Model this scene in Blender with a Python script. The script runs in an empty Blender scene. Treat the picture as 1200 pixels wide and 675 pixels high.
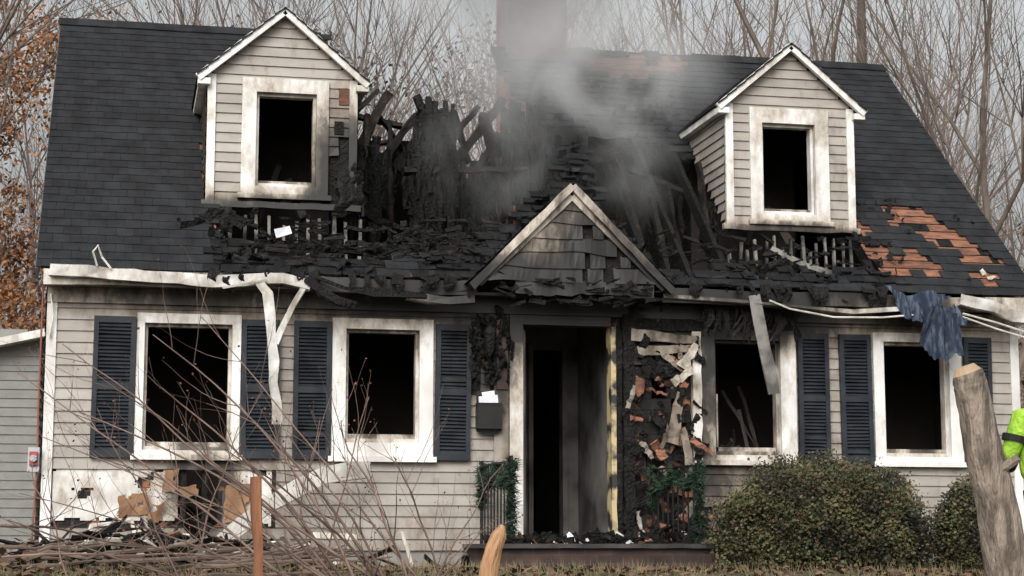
import bpy, math, random
from mathutils import Vector, noise, Matrix
random.seed(7)
R=random.random
def ru(a,b): return a+(b-a)*random.random()
def nz(x,y,z=0): return noise.noise(Vector((x,y,z)))   # about -1..1
scene=bpy.context.scene
def empty(name,loc=(0,0,0)):
    e=bpy.data.objects.new(name,None); scene.collection.objects.link(e); e.location=loc; return e
# ---------------------------------------------------------------- soot field (fire damage plus painted eave shade, in house coordinates)
BL=[(0.98,1.1,.46,1.2,1.2),(0.0,2.28,.75,.22,.8),(-.78,1.85,.27,.5,1.0),(1.75,2.2,.65,.30,.9),(-2.05,3.5,.3,.5,1.3),
(-1.6,2.45,.9,.12,.8),(.42,2.65,.35,.4,.9),(-3.6,2.17,.5,.10,.4),(-1.75,2.17,.5,.10,.5),(2.6,3.10,.9,.12,.75),(3.6,2.2,.6,.12,.4),
(-3.45,.45,.32,.35,.9),(1.3,2.45,.6,.12,.7),(-2.8,3.15,.9,.14,.8),(-.5,1.0,.12,1.0,.35),(2.0,.6,.5,.3,.35),(2.8,2.42,1.2,.1,.45),(0,2.15,3.9,.20,.42),(-.85,2.4,.3,.2,.8),(-3.5,2.3,1.3,.1,.2),(-2.9,.4,.4,.3,.3),(-2.45,1.5,.3,.9,.12),(2.5,1.3,.4,.9,.18),(1.45,1.5,.15,.6,.4)]  # facade-wide blob under the eaves paints in eave shadow along with soot
def soot(x,y,z):
    s=0.0
    for bx,bz,rx,rz,a in BL:
        q=((x-bx)/rx)**2+((z-bz)/rz)**2
        if q<5: s+=a*math.exp(-q*.8)
    return min(s,1.4)
# ---------------------------------------------------------------- mesh builder
class M:
    def __init__(s,name): s.name=name; s.v=[]; s.f=[]; s.m=[]; s.r=[]; s.T=None
    def add(s,p,r=.5):
        if s.T: p=s.T(*p)
        s.v.append(tuple(p)); s.r.append(r); return len(s.v)-1
    def face(s,ids,mi=0): s.f.append(tuple(ids)); s.m.append(mi)
    def quad(s,a,b,c,d,mi=0,r=None):
        r=R() if r is None else r
        s.face([s.add(p,r) for p in (a,b,c,d)],mi)
    def grid(s,o,du,dv,nu,nv,mi=0,r=.5,disp=None,skip=None):
        o=Vector(o);du=Vector(du);dv=Vector(dv);ids=[]
        for j in range(nv+1):
            for i in range(nu+1):
                p=o+du*(i/nu)+dv*(j/nv)
                if disp: p=p+Vector(disp(p))
                ids.append(s.add(p,r))
        for j in range(nv):
            for i in range(nu):
                if skip:
                    p=o+du*((i+.5)/nu)+dv*((j+.5)/nv)
                    if skip(p): continue
                a=j*(nu+1)+i
                s.face([ids[a],ids[a+1],ids[a+nu+2],ids[a+nu+1]],mi)
    def box(s,x0,x1,y0,y1,z0,z1,mi=0,seg=.2,disp=None,r=None):
        r=R() if r is None else r
        nx=max(1,int((x1-x0)/seg));nz_=max(1,int((z1-z0)/seg));ny=max(1,int((y1-y0)/seg)) if y1-y0>.5 else 1
        X=(x1-x0,0,0);Y=(0,y1-y0,0);Z=(0,0,z1-z0)
        g=s.grid
        g((x0,y0,z0),X,Z,nx,nz_,mi,r,disp); g((x1,y1,z0),(x0-x1,0,0),Z,nx,nz_,mi,r,disp)
        g((x0,y1,z0),(0,y0-y1,0),Z,ny,nz_,mi,r,disp); g((x1,y0,z0),Y,Z,ny,nz_,mi,r,disp)
        g((x0,y0,z1),X,Y,nx,ny,mi,r,disp); g((x0,y1,z0),X,(0,y0-y1,0),nx,ny,mi,r,disp)
    def obox(s,pts,w,t,mi=0,up=(0,-1,0),jit=0,taper=1,r=None):
        r=R() if r is None else r
        pts=[Vector(p) for p in pts]
        if len(pts)==2:
            n=max(1,int((pts[1]-pts[0]).length/.15)); pts=[pts[0].lerp(pts[1],i/n) for i in range(n+1)]
        up=Vector(up); rings=[]
        for i,p in enumerate(pts):
            d=(pts[min(i+1,len(pts)-1)]-pts[max(i-1,0)]).normalized()
            u=(up-d*up.dot(d)); u=u.normalized() if u.length>1e-3 else d.orthogonal().normalized()
            sd=d.cross(u).normalized(); k=1+(taper-1)*i/(len(pts)-1)
            ring=[]
            for a,b in ((-1,-1),(1,-1),(1,1),(-1,1)):
                q=p+sd*(a*w*.5*k)+u*(b*t*.5*k)
                if jit: q=q+Vector((ru(-jit,jit),ru(-jit,jit),ru(-jit,jit)))
                ring.append(s.add(q,r))
            rings.append(ring)
        for a,b in zip(rings,rings[1:]):
            for k in range(4): s.face([a[k],a[(k+1)%4],b[(k+1)%4],b[k]],mi)
        s.face(rings[0][::-1],mi); s.face(rings[-1],mi)
    def tube(s,pts,rad,n=6,mi=0,r=None,jit=0):
        r=R() if r is None else r
        pts=[Vector(p) for p in pts]; rings=[]
        for i,p in enumerate(pts):
            d=(pts[min(i+1,len(pts)-1)]-pts[max(i-1,0)])
            if d.length<1e-6: d=Vector((0,0,1))
            d.normalize(); a=d.cross(Vector((0.13,.97,.2))).normalized(); b=d.cross(a)
            rr=rad[i] if isinstance(rad,(list,tuple)) else rad
            rings.append([s.add(p+(a*math.cos(2*math.pi*k/n)+b*math.sin(2*math.pi*k/n))*rr*(1+ru(-jit,jit)),r) for k in range(n)])
        for a,b in zip(rings,rings[1:]):
            for k in range(n): s.face([a[k],a[(k+1)%n],b[(k+1)%n],b[k]],mi)
        if n>3: s.face(rings[-1],mi); s.face(rings[0][::-1],mi)
    def build(s,mats,parent=None,sootf=None,smooth=False,name=None):
        me=bpy.data.meshes.new(s.name); me.from_pydata(s.v,[],s.f)
        for m_ in (mats if isinstance(mats,(list,tuple)) else [mats]): me.materials.append(m_)
        me.polygons.foreach_set("material_index",s.m)
        at=me.attributes.new("rnd",'FLOAT','POINT'); at.data.foreach_set("value",s.r)
        at=me.attributes.new("soot",'FLOAT','POINT')
        at.data.foreach_set("value",[sootf(*p) for p in s.v] if sootf else [0.0]*len(s.v))
        if smooth: me.polygons.foreach_set("use_smooth",[True]*len(s.f))
        me.update(); ob=bpy.data.objects.new(s.name,me); scene.collection.objects.link(ob)
        if parent: ob.parent=parent
        return ob
# ---------------------------------------------------------------- materials
def mat(name,c1,c2=None,scale=6,rough=.7,bump=.3,stretch=(1,1,1),soot=False,rndv=.0,detail=6,sharp=(.35,.65),bs=None,metal=0,sootgain=1.0,bdist=.01):
    c2=c2 or tuple(c*.7 for c in c1)
    m=bpy.data.materials.new(name); m.use_nodes=True; N=m.node_tree.nodes; L=m.node_tree.links
    b=N["Principled BSDF"]; b.inputs["Roughness"].default_value=rough; b.inputs["Metallic"].default_value=metal
    if max(c1)<.03: b.inputs["Specular IOR Level"].default_value=.25
    tc=N.new("ShaderNodeTexCoord"); mp=N.new("ShaderNodeMapping"); mp.inputs["Scale"].default_value=stretch
    L.new(tc.outputs["Object"],mp.inputs["Vector"])
    n1=N.new("ShaderNodeTexNoise"); n1.inputs["Scale"].default_value=scale; n1.inputs["Detail"].default_value=detail
    L.new(mp.outputs[0],n1.inputs["Vector"])
    mr=N.new("ShaderNodeMapRange"); mr.inputs[1].default_value=sharp[0]; mr.inputs[2].default_value=sharp[1]
    L.new(n1.outputs["Fac"],mr.inputs[0])
    mx=N.new("ShaderNodeMixRGB"); mx.inputs[1].default_value=(*c1,1); mx.inputs[2].default_value=(*c2,1); L.new(mr.outputs[0],mx.inputs[0])
    col=mx.outputs[0]
    if rndv:
        at=N.new("ShaderNodeAttribute"); at.attribute_name="rnd"
        r2=N.new("ShaderNodeMapRange"); r2.inputs[3].default_value=1-rndv; r2.inputs[4].default_value=1+rndv; L.new(at.outputs["Fac"],r2.inputs[0])
        hs=N.new("ShaderNodeHueSaturation"); L.new(r2.outputs[0],hs.inputs["Value"]); L.new(col,hs.inputs["Color"]); col=hs.outputs[0]
    if soot:
        at=N.new("ShaderNodeAttribute"); at.attribute_name="soot"
        mp2=N.new("ShaderNodeMapping"); mp2.inputs["Scale"].default_value=(1.5,1,.75); L.new(tc.outputs["Object"],mp2.inputs["Vector"])
        n2=N.new("ShaderNodeTexNoise"); n2.inputs["Scale"].default_value=4.5; n2.inputs["Detail"].default_value=9; n2.inputs["Roughness"].default_value=.68
        L.new(mp2.outputs[0],n2.inputs["Vector"])
        ma=N.new("ShaderNodeMath"); ma.operation='MULTIPLY_ADD'; ma.inputs[1].default_value=1.1; ma.inputs[2].default_value=-.55; L.new(n2.outputs["Fac"],ma.inputs[0])
        mg=N.new("ShaderNodeMath"); mg.operation='MULTIPLY'; mg.inputs[1].default_value=sootgain; L.new(at.outputs["Fac"],mg.inputs[0])
        ad=N.new("ShaderNodeMath"); ad.operation='ADD'; L.new(ma.outputs[0],ad.inputs[0]); L.new(mg.outputs[0],ad.inputs[1])
        cr=N.new("ShaderNodeValToRGB"); e=cr.color_ramp.elements
        e[0].position=.10; e[0].color=(1,1,1,1); e[1].position=.8; e[1].color=(.02,.019,.018,1)
        k=e.new(.34); k.color=(.60,.54,.47,1); k=e.new(.55); k.color=(.13,.108,.09,1)
        L.new(ad.outputs[0],cr.inputs[0])
        m3=N.new("ShaderNodeMixRGB"); m3.blend_type='MULTIPLY'; m3.inputs[0].default_value=1; L.new(col,m3.inputs[1]); L.new(cr.outputs[0],m3.inputs[2]); col=m3.outputs[0]
    L.new(col,b.inputs["Base Color"])
    if bump:
        n3=N.new("ShaderNodeTexNoise"); n3.inputs["Scale"].default_value=bs or scale*4; n3.inputs["Detail"].default_value=6; L.new(mp.outputs[0],n3.inputs["Vector"])
        bp=N.new("ShaderNodeBump"); bp.inputs["Strength"].default_value=bump; bp.inputs["Distance"].default_value=bdist; L.new(n3.outputs["Fac"],bp.inputs["Height"]); L.new(bp.outputs[0],b.inputs["Normal"])
    return m
SID=mat("vinyl_siding",(.335,.308,.280),(.255,.230,.205),scale=2.2,rough=.6,bump=.15,soot=True,rndv=.09,stretch=(1,1,2))
TRIM=mat("white_trim_paint",(.70,.70,.69),(.46,.44,.42),scale=3,rough=.5,bump=.2,soot=True,sharp=(.45,.75),stretch=(1,1,.6))
SHIN=mat("asphalt_shingle",(.020,.0215,.024),(.011,.0115,.013),scale=5,rough=.9,bump=.8,rndv=.3,bs=60,bdist=.006)
SHINB=mat("burnt_shingle",(.006,.006,.007),(.020,.021,.023),scale=7,rough=.75,bump=1,rndv=.5,bs=30,sharp=(.5,.78),bdist=.02)
CHAR=mat("charred_wood",(.004,.004,.004),(.015,.014,.013),scale=11,rough=.7,bump=1,rndv=.5,bs=34,sharp=(.5,.75),bdist=.035)
CHARB=mat("charred_brown_wood",(.007,.006,.005),(.05,.031,.022),scale=6,rough=.75,bump=1,rndv=.5,bs=24,sharp=(.54,.74),bdist=.02)
LATH=mat("sooty_plaster_lath",(.16,.16,.14),(.02,.02,.02),scale=7,rough=.8,bump=.4,rndv=.5,sharp=(.42,.6))
INDEB=mat("sooty_room_wreckage",(.03,.022,.018),(.010,.009,.008),scale=5,rough=.9,bump=.6,rndv=.5)
ROOM=mat("smoke_blackened_plaster",(.045,.038,.033),(.07,.058,.05),scale=2,rough=.95,bump=.4)
ROOM2=mat("sooty_hall_wall",(.19,.18,.17),(.035,.032,.03),scale=2.0,rough=.9,bump=.4)
SHEA=mat("exposed_sheathing",(.23,.095,.052),(.08,.038,.026),scale=8,rough=.8,bump=.6,rndv=.5,stretch=(1,1,5))
OSB=mat("scorched_sheathing",(.25,.10,.05),(.006,.006,.006),scale=6.5,rough=.85,bump=.8,rndv=.6,sharp=(.35,.44))
FOAM=mat("white_foam_board",(.70,.70,.68),(.5,.48,.45),scale=4,rough=.6,bump=.2,soot=True)
CARD=mat("cardboard_brown",(.30,.17,.09),(.20,.11,.06),scale=5,rough=.8)
SHUT=mat("navy_shutter_paint",(.014,.0175,.024),(.026,.031,.037),scale=6,rough=.5,bump=.2,soot=True)
IRON=mat("black_iron",(.012,.012,.012),rough=.4,bump=.2)
BLACK=mat("black_metal",(.018,.018,.019),rough=.45,bump=.1)
PAPER=mat("white_paper",(.75,.77,.8),(.6,.62,.68),rough=.7,bump=.1)
ALU=mat("aluminium_strip",(.58,.58,.57),(.30,.29,.27),scale=5,rough=.45,bump=.3,soot=True,sootgain=.8)
def brickmat(name,c1,c2,mo,sx,dk=.35):
    m=bpy.data.materials.new(name); m.use_nodes=True; N=m.node_tree.nodes; L=m.node_tree.links; b=N["Principled BSDF"]; b.inputs["Roughness"].default_value=.85
    tc=N.new("ShaderNodeTexCoord"); sp=N.new("ShaderNodeSeparateXYZ"); cb=N.new("ShaderNodeCombineXYZ"); ad=N.new("ShaderNodeMath")
    L.new(tc.outputs["Object"],sp.inputs[0]); L.new(sp.outputs[0],ad.inputs[0]); L.new(sp.outputs[1],ad.inputs[1]); L.new(ad.outputs[0],cb.inputs[0]); L.new(sp.outputs[2],cb.inputs[1])
    br=N.new("ShaderNodeTexBrick"); br.inputs["Scale"].default_value=sx; br.inputs["Color1"].default_value=(*c1,1); br.inputs["Color2"].default_value=(*c2,1); br.inputs["Mortar"].default_value=(*mo,1)
    br.inputs["Mortar Size"].default_value=.02; br.inputs["Brick Width"].default_value=.6; br.inputs["Row Height"].default_value=.2; br.inputs["Bias"].default_value=-.2
    L.new(cb.outputs[0],br.inputs["Vector"])
    n=N.new("ShaderNodeTexNoise"); n.inputs["Scale"].default_value=3; n.inputs["Detail"].default_value=7; L.new(tc.outputs["Object"],n.inputs["Vector"])
    mr=N.new("ShaderNodeMapRange"); mr.inputs[1].default_value=.4; mr.inputs[2].default_value=.65; mr.inputs[3].default_value=1; mr.inputs[4].default_value=dk; L.new(n.outputs["Fac"],mr.inputs[0])
    mx=N.new("ShaderNodeMixRGB"); mx.blend_type='MULTIPLY'; mx.inputs[0].default_value=1; L.new(br.outputs[0],mx.inputs[1]); L.new(mr.outputs[0],mx.inputs[2]); L.new(mx.outputs[0],b.inputs["Base Color"])
    bp=N.new("ShaderNodeBump"); bp.inputs["Strength"].default_value=.6; bp.inputs["Distance"].default_value=.01; bp.invert=True; L.new(br.outputs["Fac"],bp.inputs["Height"]); L.new(bp.outputs[0],b.inputs["Normal"])
    return m
BRICK=brickmat("red_brick",(.34,.085,.055),(.24,.065,.045),(.26,.18,.15),2.6,.55)
DBRICK=brickmat("sooty_brick",(.07,.035,.028),(.035,.02,.018),(.05,.047,.045),2.6)
# ================================================================ HOUSE
house=empty("burned_house")
ZE,YE,SL,ZR,YR=2.43,-.3,.897,5.75,3.4
def roofz(y): return ZE+(y-YE)*SL
def roofy(z): return (z-ZE)/SL+YE
OPEN=[(-3.98,-3.18,.79,1.96),(-2.12,-1.42,.88,1.95),(-.42,.45,0,2.03),(1.50,2.18,.80,1.93),(3.27,3.97,.80,1.95)]
CAS=[(-4.05,-3.10,.70,2.05),(-2.25,-1.29,.70,2.05),(-.55,.56,-.1,2.12),(1.37,2.34,.70,2.03),(3.16,4.10,.70,2.04)]
XL,XR=-4.86,4.74
def siding(m,x0,x1,z0,z1,y,holes=(),skip=None,lap=.105,dx=.09,proud=.016,disp=None):
    z=z0; fx0=x0 if callable(x0) else (lambda q:x0); fx1=x1 if callable(x1) else (lambda q:x1)
    while z<z1-.005:
        zt=min(z+lap,z1); r=R()
        bs=sorted({z,zt}|{h[k] for h in holes for k in (2,3) if z+.004<h[k]<zt-.004})
        for za,zc in zip(bs,bs[1:]):
            zm=(za+zc)/2; iv=[(fx0(zm),fx1(zm))]
            for h in holes:
                if h[2]<zm<h[3]:
                    nv=[]
                    for a,b in iv:
                        if h[0]>a: nv.append((a,min(b,h[0])))
                        if h[1]<b: nv.append((max(a,h[1]),b))
                    iv=[(a,b) for a,b in nv if b-a>.005]
            ya=y-proud*(1-(za-z)/lap)-.002; yc=y-proud*(1-(zc-z)/lap)-.002
            for a,b in iv:
                if b-a<.005: continue
                n=max(1,int((b-a)/dx))
                sk=(lambda p:skip(p.x,p.z)) if skip else None
                m.grid((a,ya,za),(b-a,0,0),(0,yc-ya,zc-za),n,1,0,r,disp,sk)
                if za==z: m.grid((a,y,za),(b-a,0,0),(0,ya-y,0),n,1,0,r,disp,sk)
        z=zt
def wskip(x,z):
    n=nz(x*3.1,z*4.1,3)*.10+nz(x*11,z*9,7)*.05
    if .58<x<1.36+n*.5 and z<1.72+n and not (x>1.12+n*2 and z>.55+n and nz(x*4,z*6,1)>.25): return not(z>1.55 and nz(x*5,z*2,9)>.15)
    if x>.6 and x<1.45 and z<1.3 and nz(x*6,z*6,2)>.28: return True
    if -4.78+n*.4<x<-2.78+n and .13+n*.3<z<.63+n*.2: return True
    if -.92<x<-.6 and 1.35<z<2.1 and nz(x*7,z*5,5)>-.1: return True
    return False
def sdisp(p):
    s=soot(p.x,p.y,p.z)
    if s<.5: return (0,nz(p.x*.8,p.z*.8,2)*.004,nz(p.x*.7,p.z,6)*.005)
    k=(s-.5)*.10
    return (nz(p.x*3,p.z*3,1)*k*.3,-abs(nz(p.x*5,p.z*5,4))*k,nz(p.x*3,p.z*6,8)*k*.5)
w=M("wall_siding"); siding(w,XL+.09,XR-.09,-.12,2.25,0,CAS,wskip,disp=sdisp); w.build(SID,house,lambda x,y,z:soot(x,y,z)+max(0,(.25-z))*.5+.06)
w=M("wall_sheathing")
def inh(x,z): return any(h[0]<x<h[1] and h[2]<z<h[3] for h in OPEN)
def shskip(p):
    if inh(p.x,p.z): return True
    if -3.66<p.x<-3.3+nz(p.z*6,2)*.05 and .16<p.z<.66: return True
    return False
xs=sorted({XL,XR}|{h[k] for h in OPEN for k in (0,1)}|{-4.78,-2.8,.58,1.36}); zs=sorted({-.2,2.44}|{h[k] for h in OPEN for k in (2,3)})
for a,b in zip(xs,xs[1:]):
    for c,d in zip(zs,zs[1:]):
        if inh((a+b)/2,(c+d)/2): continue
        nv=max(1,int((d-c)/.11)); nu=max(1,int((b-a)/.09))
        for j in range(nv):
            za=c+(d-c)*j/nv; zb=c+(d-c)*(j+1)/nv
            for i in range(nu):
                xa=a+(b-a)*i/nu; xb=a+(b-a)*(i+1)/nu; p=Vector(((xa+xb)/2,0,(za+zb)/2))
                if shskip(p): continue
                if .6<p.x<1.34 and .0<p.z<1.8 and nz(p.x*4,p.z*3,11)+nz(p.x*9,p.z*9,12)*.4>.16: continue
                w.quad((xa,.02,za),(xb,.02,za),(xb,.02,zb-.004),(xa,.02,zb-.004))
w.build(OSB,house)
w=M("foam_board_panel")
w.grid((-4.76,.005,.10),(1.12,0,0),(0,0,.54),40,22,0,.5,lambda p:(0,-abs(nz(p.x*2,p.z*3))*.03,0),lambda p:nz(p.x*3,p.z*5,2)*.2+ nz(p.x*11,p.z*11,2)*.06+(p.z-.1)*.1>.085 or p.z<.16+.07*nz(p.x*6,1))
w.grid((-3.24,.005,.10),(.45,0,0),(0,0,.54),18,22,0,.5,None,lambda p:nz(p.x*5,p.z*5,2)>.2)
w.build(FOAM,house,lambda x,y,z:.9*math.exp(-((x+3.42)/.28)**2-((z-.5)/.5)**2)+.16)
w=M("hanging_cardboard_backing")
for x,z,a,b in ((-4.05,.28,.28,.2),(-3.12,.3,.22,.34),(-3.85,.22,.12,.16),(-3.55,.4,.18,.1),(-3.72,.5,.12,.2)):
    w.grid((x-a/2,-.03,z-b/2),(a,0,.02),(.02,-.03,b),12,10,0,R(),lambda p:(nz(p.z*9,p.x)*.03,nz(p.x*9,p.z*4)*.03,nz(p.x*9,2)*.03),lambda p:nz(p.x*12,p.z*12)>.33)
w.build(CARD,house)
w=M("interior_rooms")
w.box(XL+.02,XR-.02,6.9,7.0,-.2,2.45,0,2); w.box(XL,XL+.06,.03,7,-.3,2.45,0,1); w.box(XR-.06,XR,.03,7,-.3,2.45,0,1)
w.box(XL+.06,XR-.06,.03,6.9,-.12,-.02,0,2); w.box(XL+.06,XR-.06,.03,6.9,2.36,2.44,0,2)
for x in (-2.7,-.75,.72,2.8): w.box(x,x+.1,.06,4.5,-.02,2.36,0,2)
w.box(-4.8,-.75,2.2,2.3,-.02,2.36,0,2); w.box(.82,4.7,1.9,2.0,-.02,2.36,0,2)
w.build(ROOM,house)
w=M("room_debris")
for i in range(110):
    x=random.choice([ru(-4.4,-3.0),ru(-2.4,-1.1),ru(1.2,2.5),ru(1.3,2.4),ru(3,4.4)]); yy=ru(.4,1.7); z=ru(.0,1.0)*R(); a=ru(0,6.28); l=ru(.15,.6)
    w.obox([(x,yy,z),(x+math.cos(a)*l,yy+ru(-.2,.3),z+abs(math.sin(a))*l)],ru(.03,.14),ru(.01,.05),0,jit=.02)
for i in range(9):
    x=ru(1.5,2.2); w.obox([(x,ru(.4,.9),.6+R()*.3),(x+ru(-.4,.4),ru(.4,1.0),ru(.9,1.7))],ru(.02,.05),.02,0,jit=.012)
w.build(INDEB,house)
w=M("hall_walls")
w.box(-.65,.1,1.9,2.0,-.02,2.36,0,.5); w.box(.42,.72,1.9,2.0,-.02,2.36,0,.5); w.box(.1,.42,1.9,2.0,2.0,2.36,0,.5)
w.box(.05,.1,1.84,1.9,-.02,2.05,0,.5); w.box(.42,.47,1.84,1.9,-.02,2.05,0,.5)
w.box(-.40,-.36,.13,.95,.0,2.0,0,.5); w.box(.60,.64,.1,1.9,-.02,2.36,0,.5)
w.build(ROOM2,house)
w=M("charred_wall_studs")
for x in (.62,.82,1.02,1.22,1.33,-3.62,-3.42,-3.27): w.box(x,x+.05,.03,.13,-.1 if x>0 else .1,2.3 if x>0 else .7,0,.2,lambda p:(nz(p.z*6,p.x*9)*.015,nz(p.z*5,p.x*3,5)*.015,0))
w.build(CHARB,house)
w=M("peeling_siding_scraps")
def scrap(x,z,l,wd,t,mi,y=-.05,c=.05):
    n=7; pts=[(x+(k/n-.5)*l*math.cos(t)+nz(k*.9,x*9)*.012,y-c*math.sin(k/n*math.pi)*nz(x*5,z*5,k*.2)-.02,z+(k/n-.5)*l*math.sin(t)+nz(k*.8,z*9)*.012) for k in range(n+1)]
    w.obox(pts,wd,.006,mi,jit=.010,taper=ru(.4,1.1))
for i in range(85):
    mi=random.choice([0,0,0,0,0,0,1,2,2]); scrap(ru(.62,1.36),ru(.05,1.9),ru(.06,.28),ru(.02,.085),ru(-1.6,1.6),mi,-.03-R()*.05,.08)
scrap(.98,1.93,.66,.12,-.05,1); scrap(1.02,1.81,.6,.10,.08,1); scrap(1.08,1.15,.5,.13,1.4,1,-.08); scrap(1.22,1.75,.28,.12,1.0,3,-.1); scrap(1.15,1.55,.25,.08,.6,3,-.1); scrap(1.2,.75,.5,.09,1.7,1,-.08); scrap(.75,.35,.3,.1,.3,0); scrap(1.25,.3,.3,.09,.9,1)
scrap(.72,1.45,.12,.26,.1,2,-.03); scrap(1.0,.85,.1,.16,.2,2,-.03); scrap(.8,.55,.1,.14,.0,2,-.03)
w.build([CHAR,SID,SHEA,FOAM],house,lambda x,y,z:soot(x,y,z)*.36)
w=M("window_casings")
def casing(w,o,i,y,pr=.045,sill=True):
    ox0,ox1,oz0,oz1=o; ix0,ix1,iz0,iz1=i
    w.box(ox0,ix0,y-pr,y+.02,oz0+.05,oz1,0,.07); w.box(ix1,ox1,y-pr,y+.02,oz0+.05,oz1,0,.07)
    w.box(ix0,ix1,y-pr+.003,y+.02,iz1,oz1,0,.07); w.box(ix0,ix1,y-pr+.003,y+.02,oz0+.05,iz0,0,.07)
    if sill: w.box(ox0-.03,ox1+.03,y-pr-.04,y+.02,oz0,oz0+.05,0,.07)
    e=.03
    w.box(ix0-.001,ix0+e,y+.021,y+.12,iz0,iz1,0,.07); w.box(ix1-e,ix1+.001,y+.021,y+.12,iz0,iz1,0,.07)
    w.box(ix0+e,ix1-e,y+.021,y+.12,iz1-e,iz1,0,.07); w.box(ix0+e,ix1-e,y+.021,y+.12,iz0,iz0+e*1.3,0,.07)
for k in (0,1,3,4): casing(w,CAS[k],OPEN[k],0)
w.box(-.55,-.42,-.05,.12,0,2.12,0,.07); w.box(-.42,.45,-.047,.12,2.03,2.12,0,.07)
def sc(x,y,z):
    b=soot(x,y,z)*.75
    for h in OPEN:
        if h[0]-.12<x<h[1]+.12 and h[2]-.1<z<h[3]+.12: b+=.14*max(0,1-min(abs(x-h[0]),abs(x-h[1]),abs(z-h[3]))/.09)*(z-h[2])/(h[3]-h[2])
    return b+(.28 if y>.02 else 0)+(.6 if -.6<x<.5 and z>1.9 else 0)
w.build(TRIM,house,sc)
w=M("sash_remains")
w.box(-2.09,-1.45,.06,.09,.92,.965,0,.1); w.box(-3.95,-3.21,.06,.09,.83,.87,0,.1)
w.box(1.53,2.15,.06,.09,.84,.88,0,.1); w.box(1.53,1.56,.06,.09,.84,1.4,0,.1)
w.box(3.3,3.94,.06,.09,.84,.88,0,.1)
w.build(TRIM,house,lambda x,y,z:.5+nz(x*5,z*5)*.4)
w=M("door_jamb_scorched"); w.box(.45,.50,-.05,.12,0,2.03,0,.1,lambda p:(nz(p.z*5,1)*.01,0,0)); w.box(.50,.56,-.04,.1,-.02,2.0,1,.1,lambda p:(nz(p.z*5,3)*.02,0,0))
JY=mat("yellowed_jamb",(.46,.37,.21),(.02,.02,.02),scale=5,sharp=(.48,.6)); w.build([JY,CHAR],house)
w=M("door_threshold"); w.box(-.45,.46,-.12,.1,-.12,-.0,0,.2); w.build(FOAM,house,lambda *a:.15)
w=M("corner_boards"); w.box(XL,XL+.09,-.03,.05,-.12,2.28,0,.15); w.box(XR-.09,XR,-.03,.05,-.12,2.28,0,.15); w.build(TRIM,house,lambda x,y,z:soot(x,y,z)+.1)
w=M("left_end_siding")
w.T=lambda x,y,z:(XL-.004+y,7-x,z)
siding(w,0,6.95,-.12,2.3,0)
siding(w,lambda z:max(0,roofy(z)+.3)if z>2.3 else 0,lambda z:7-max(0,roofy(z)+.3),2.3,5.6,0,dx=.5); w.T=None; w.build(SID,house)
w=M("right_end_siding"); w.T=lambda x,y,z:(XR+.004-y,x,z)
siding(w,.05,6.95,-.12,2.3,0,dx=.3); siding(w,lambda z:max(0.05,roofy(z)+.1),lambda z:7-max(0,roofy(z)+.3),2.3,5.6,0,dx=.5); w.T=None; w.build(SID,house)
w=M("back_wall"); w.box(XL,XR,7.0,7.06,-.3,2.43,0,1); w.build(SID,house)
w=M("foundation"); w.box(XL+.03,XR-.03,-.0+.01,6.98,-.75,-.12,0,1); w.build(mat("concrete",(.26,.25,.24),(.17,.16,.15),scale=5),house)
def shutter(x0,x1,z0,z1,k):
    w=M("shutter"); y0,y1=-.07,-.025; e=.045
    T=Matrix.Rotation(k,3,'Y'); c=Vector(((x0+x1)/2,0,(z0+z1)/2))
    w.T=lambda x,y,z:tuple(c+T@(Vector((x,y,z))-c))
    w.box(x0,x0+e,y0,y1,z0,z1,0,.15); w.box(x1-e,x1,y0,y1,z0,z1,0,.15)
    zm=(z0+z1)/2
    for a,b in ((z0,z0+.07),(zm-.03,zm+.03),(z1-.06,z1)): w.box(x0+e,x1-e,y0+.002,y1,a,b,0,.15)
    w.box(x0+e,x1-e,y1-.012,y1-.004,z0+.07,z1-.06,0,.3)
    for a,b in ((z0+.07,zm-.03),(zm+.03,z1-.06)):
        n=int((b-a)/.034)
        for i in range(n):
            if R()<.05: continue
            z=a+(b-a)*i/n; r=R(); t=ru(-.006,.006); w.quad((x0+e,y0+.004,z+t),(x1-e,y0+.004,z),(x1-e,y0+.03,z+.032),(x0+e,y0+.03,z+.032+t),0,r)
            w.quad((x0+e,y0+.03,z),(x1-e,y0+.03,z),(x1-e,y0+.004,z),(x0+e,y0+.004,z),0,r)
    w.T=None; w.build(SHUT,house,lambda x,y,z:soot(x,y,z)*.5)
for x0,x1,k in ((-4.44,-4.06,.005),(-3.09,-2.74,-.01),(-2.61,-2.26,.0),(-1.27,-.93,.01),(2.36,2.68,.0),(2.80,3.13,-.01),(4.12,4.42,.01)): shutter(x0,x1,.72,2.01,k)
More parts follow.
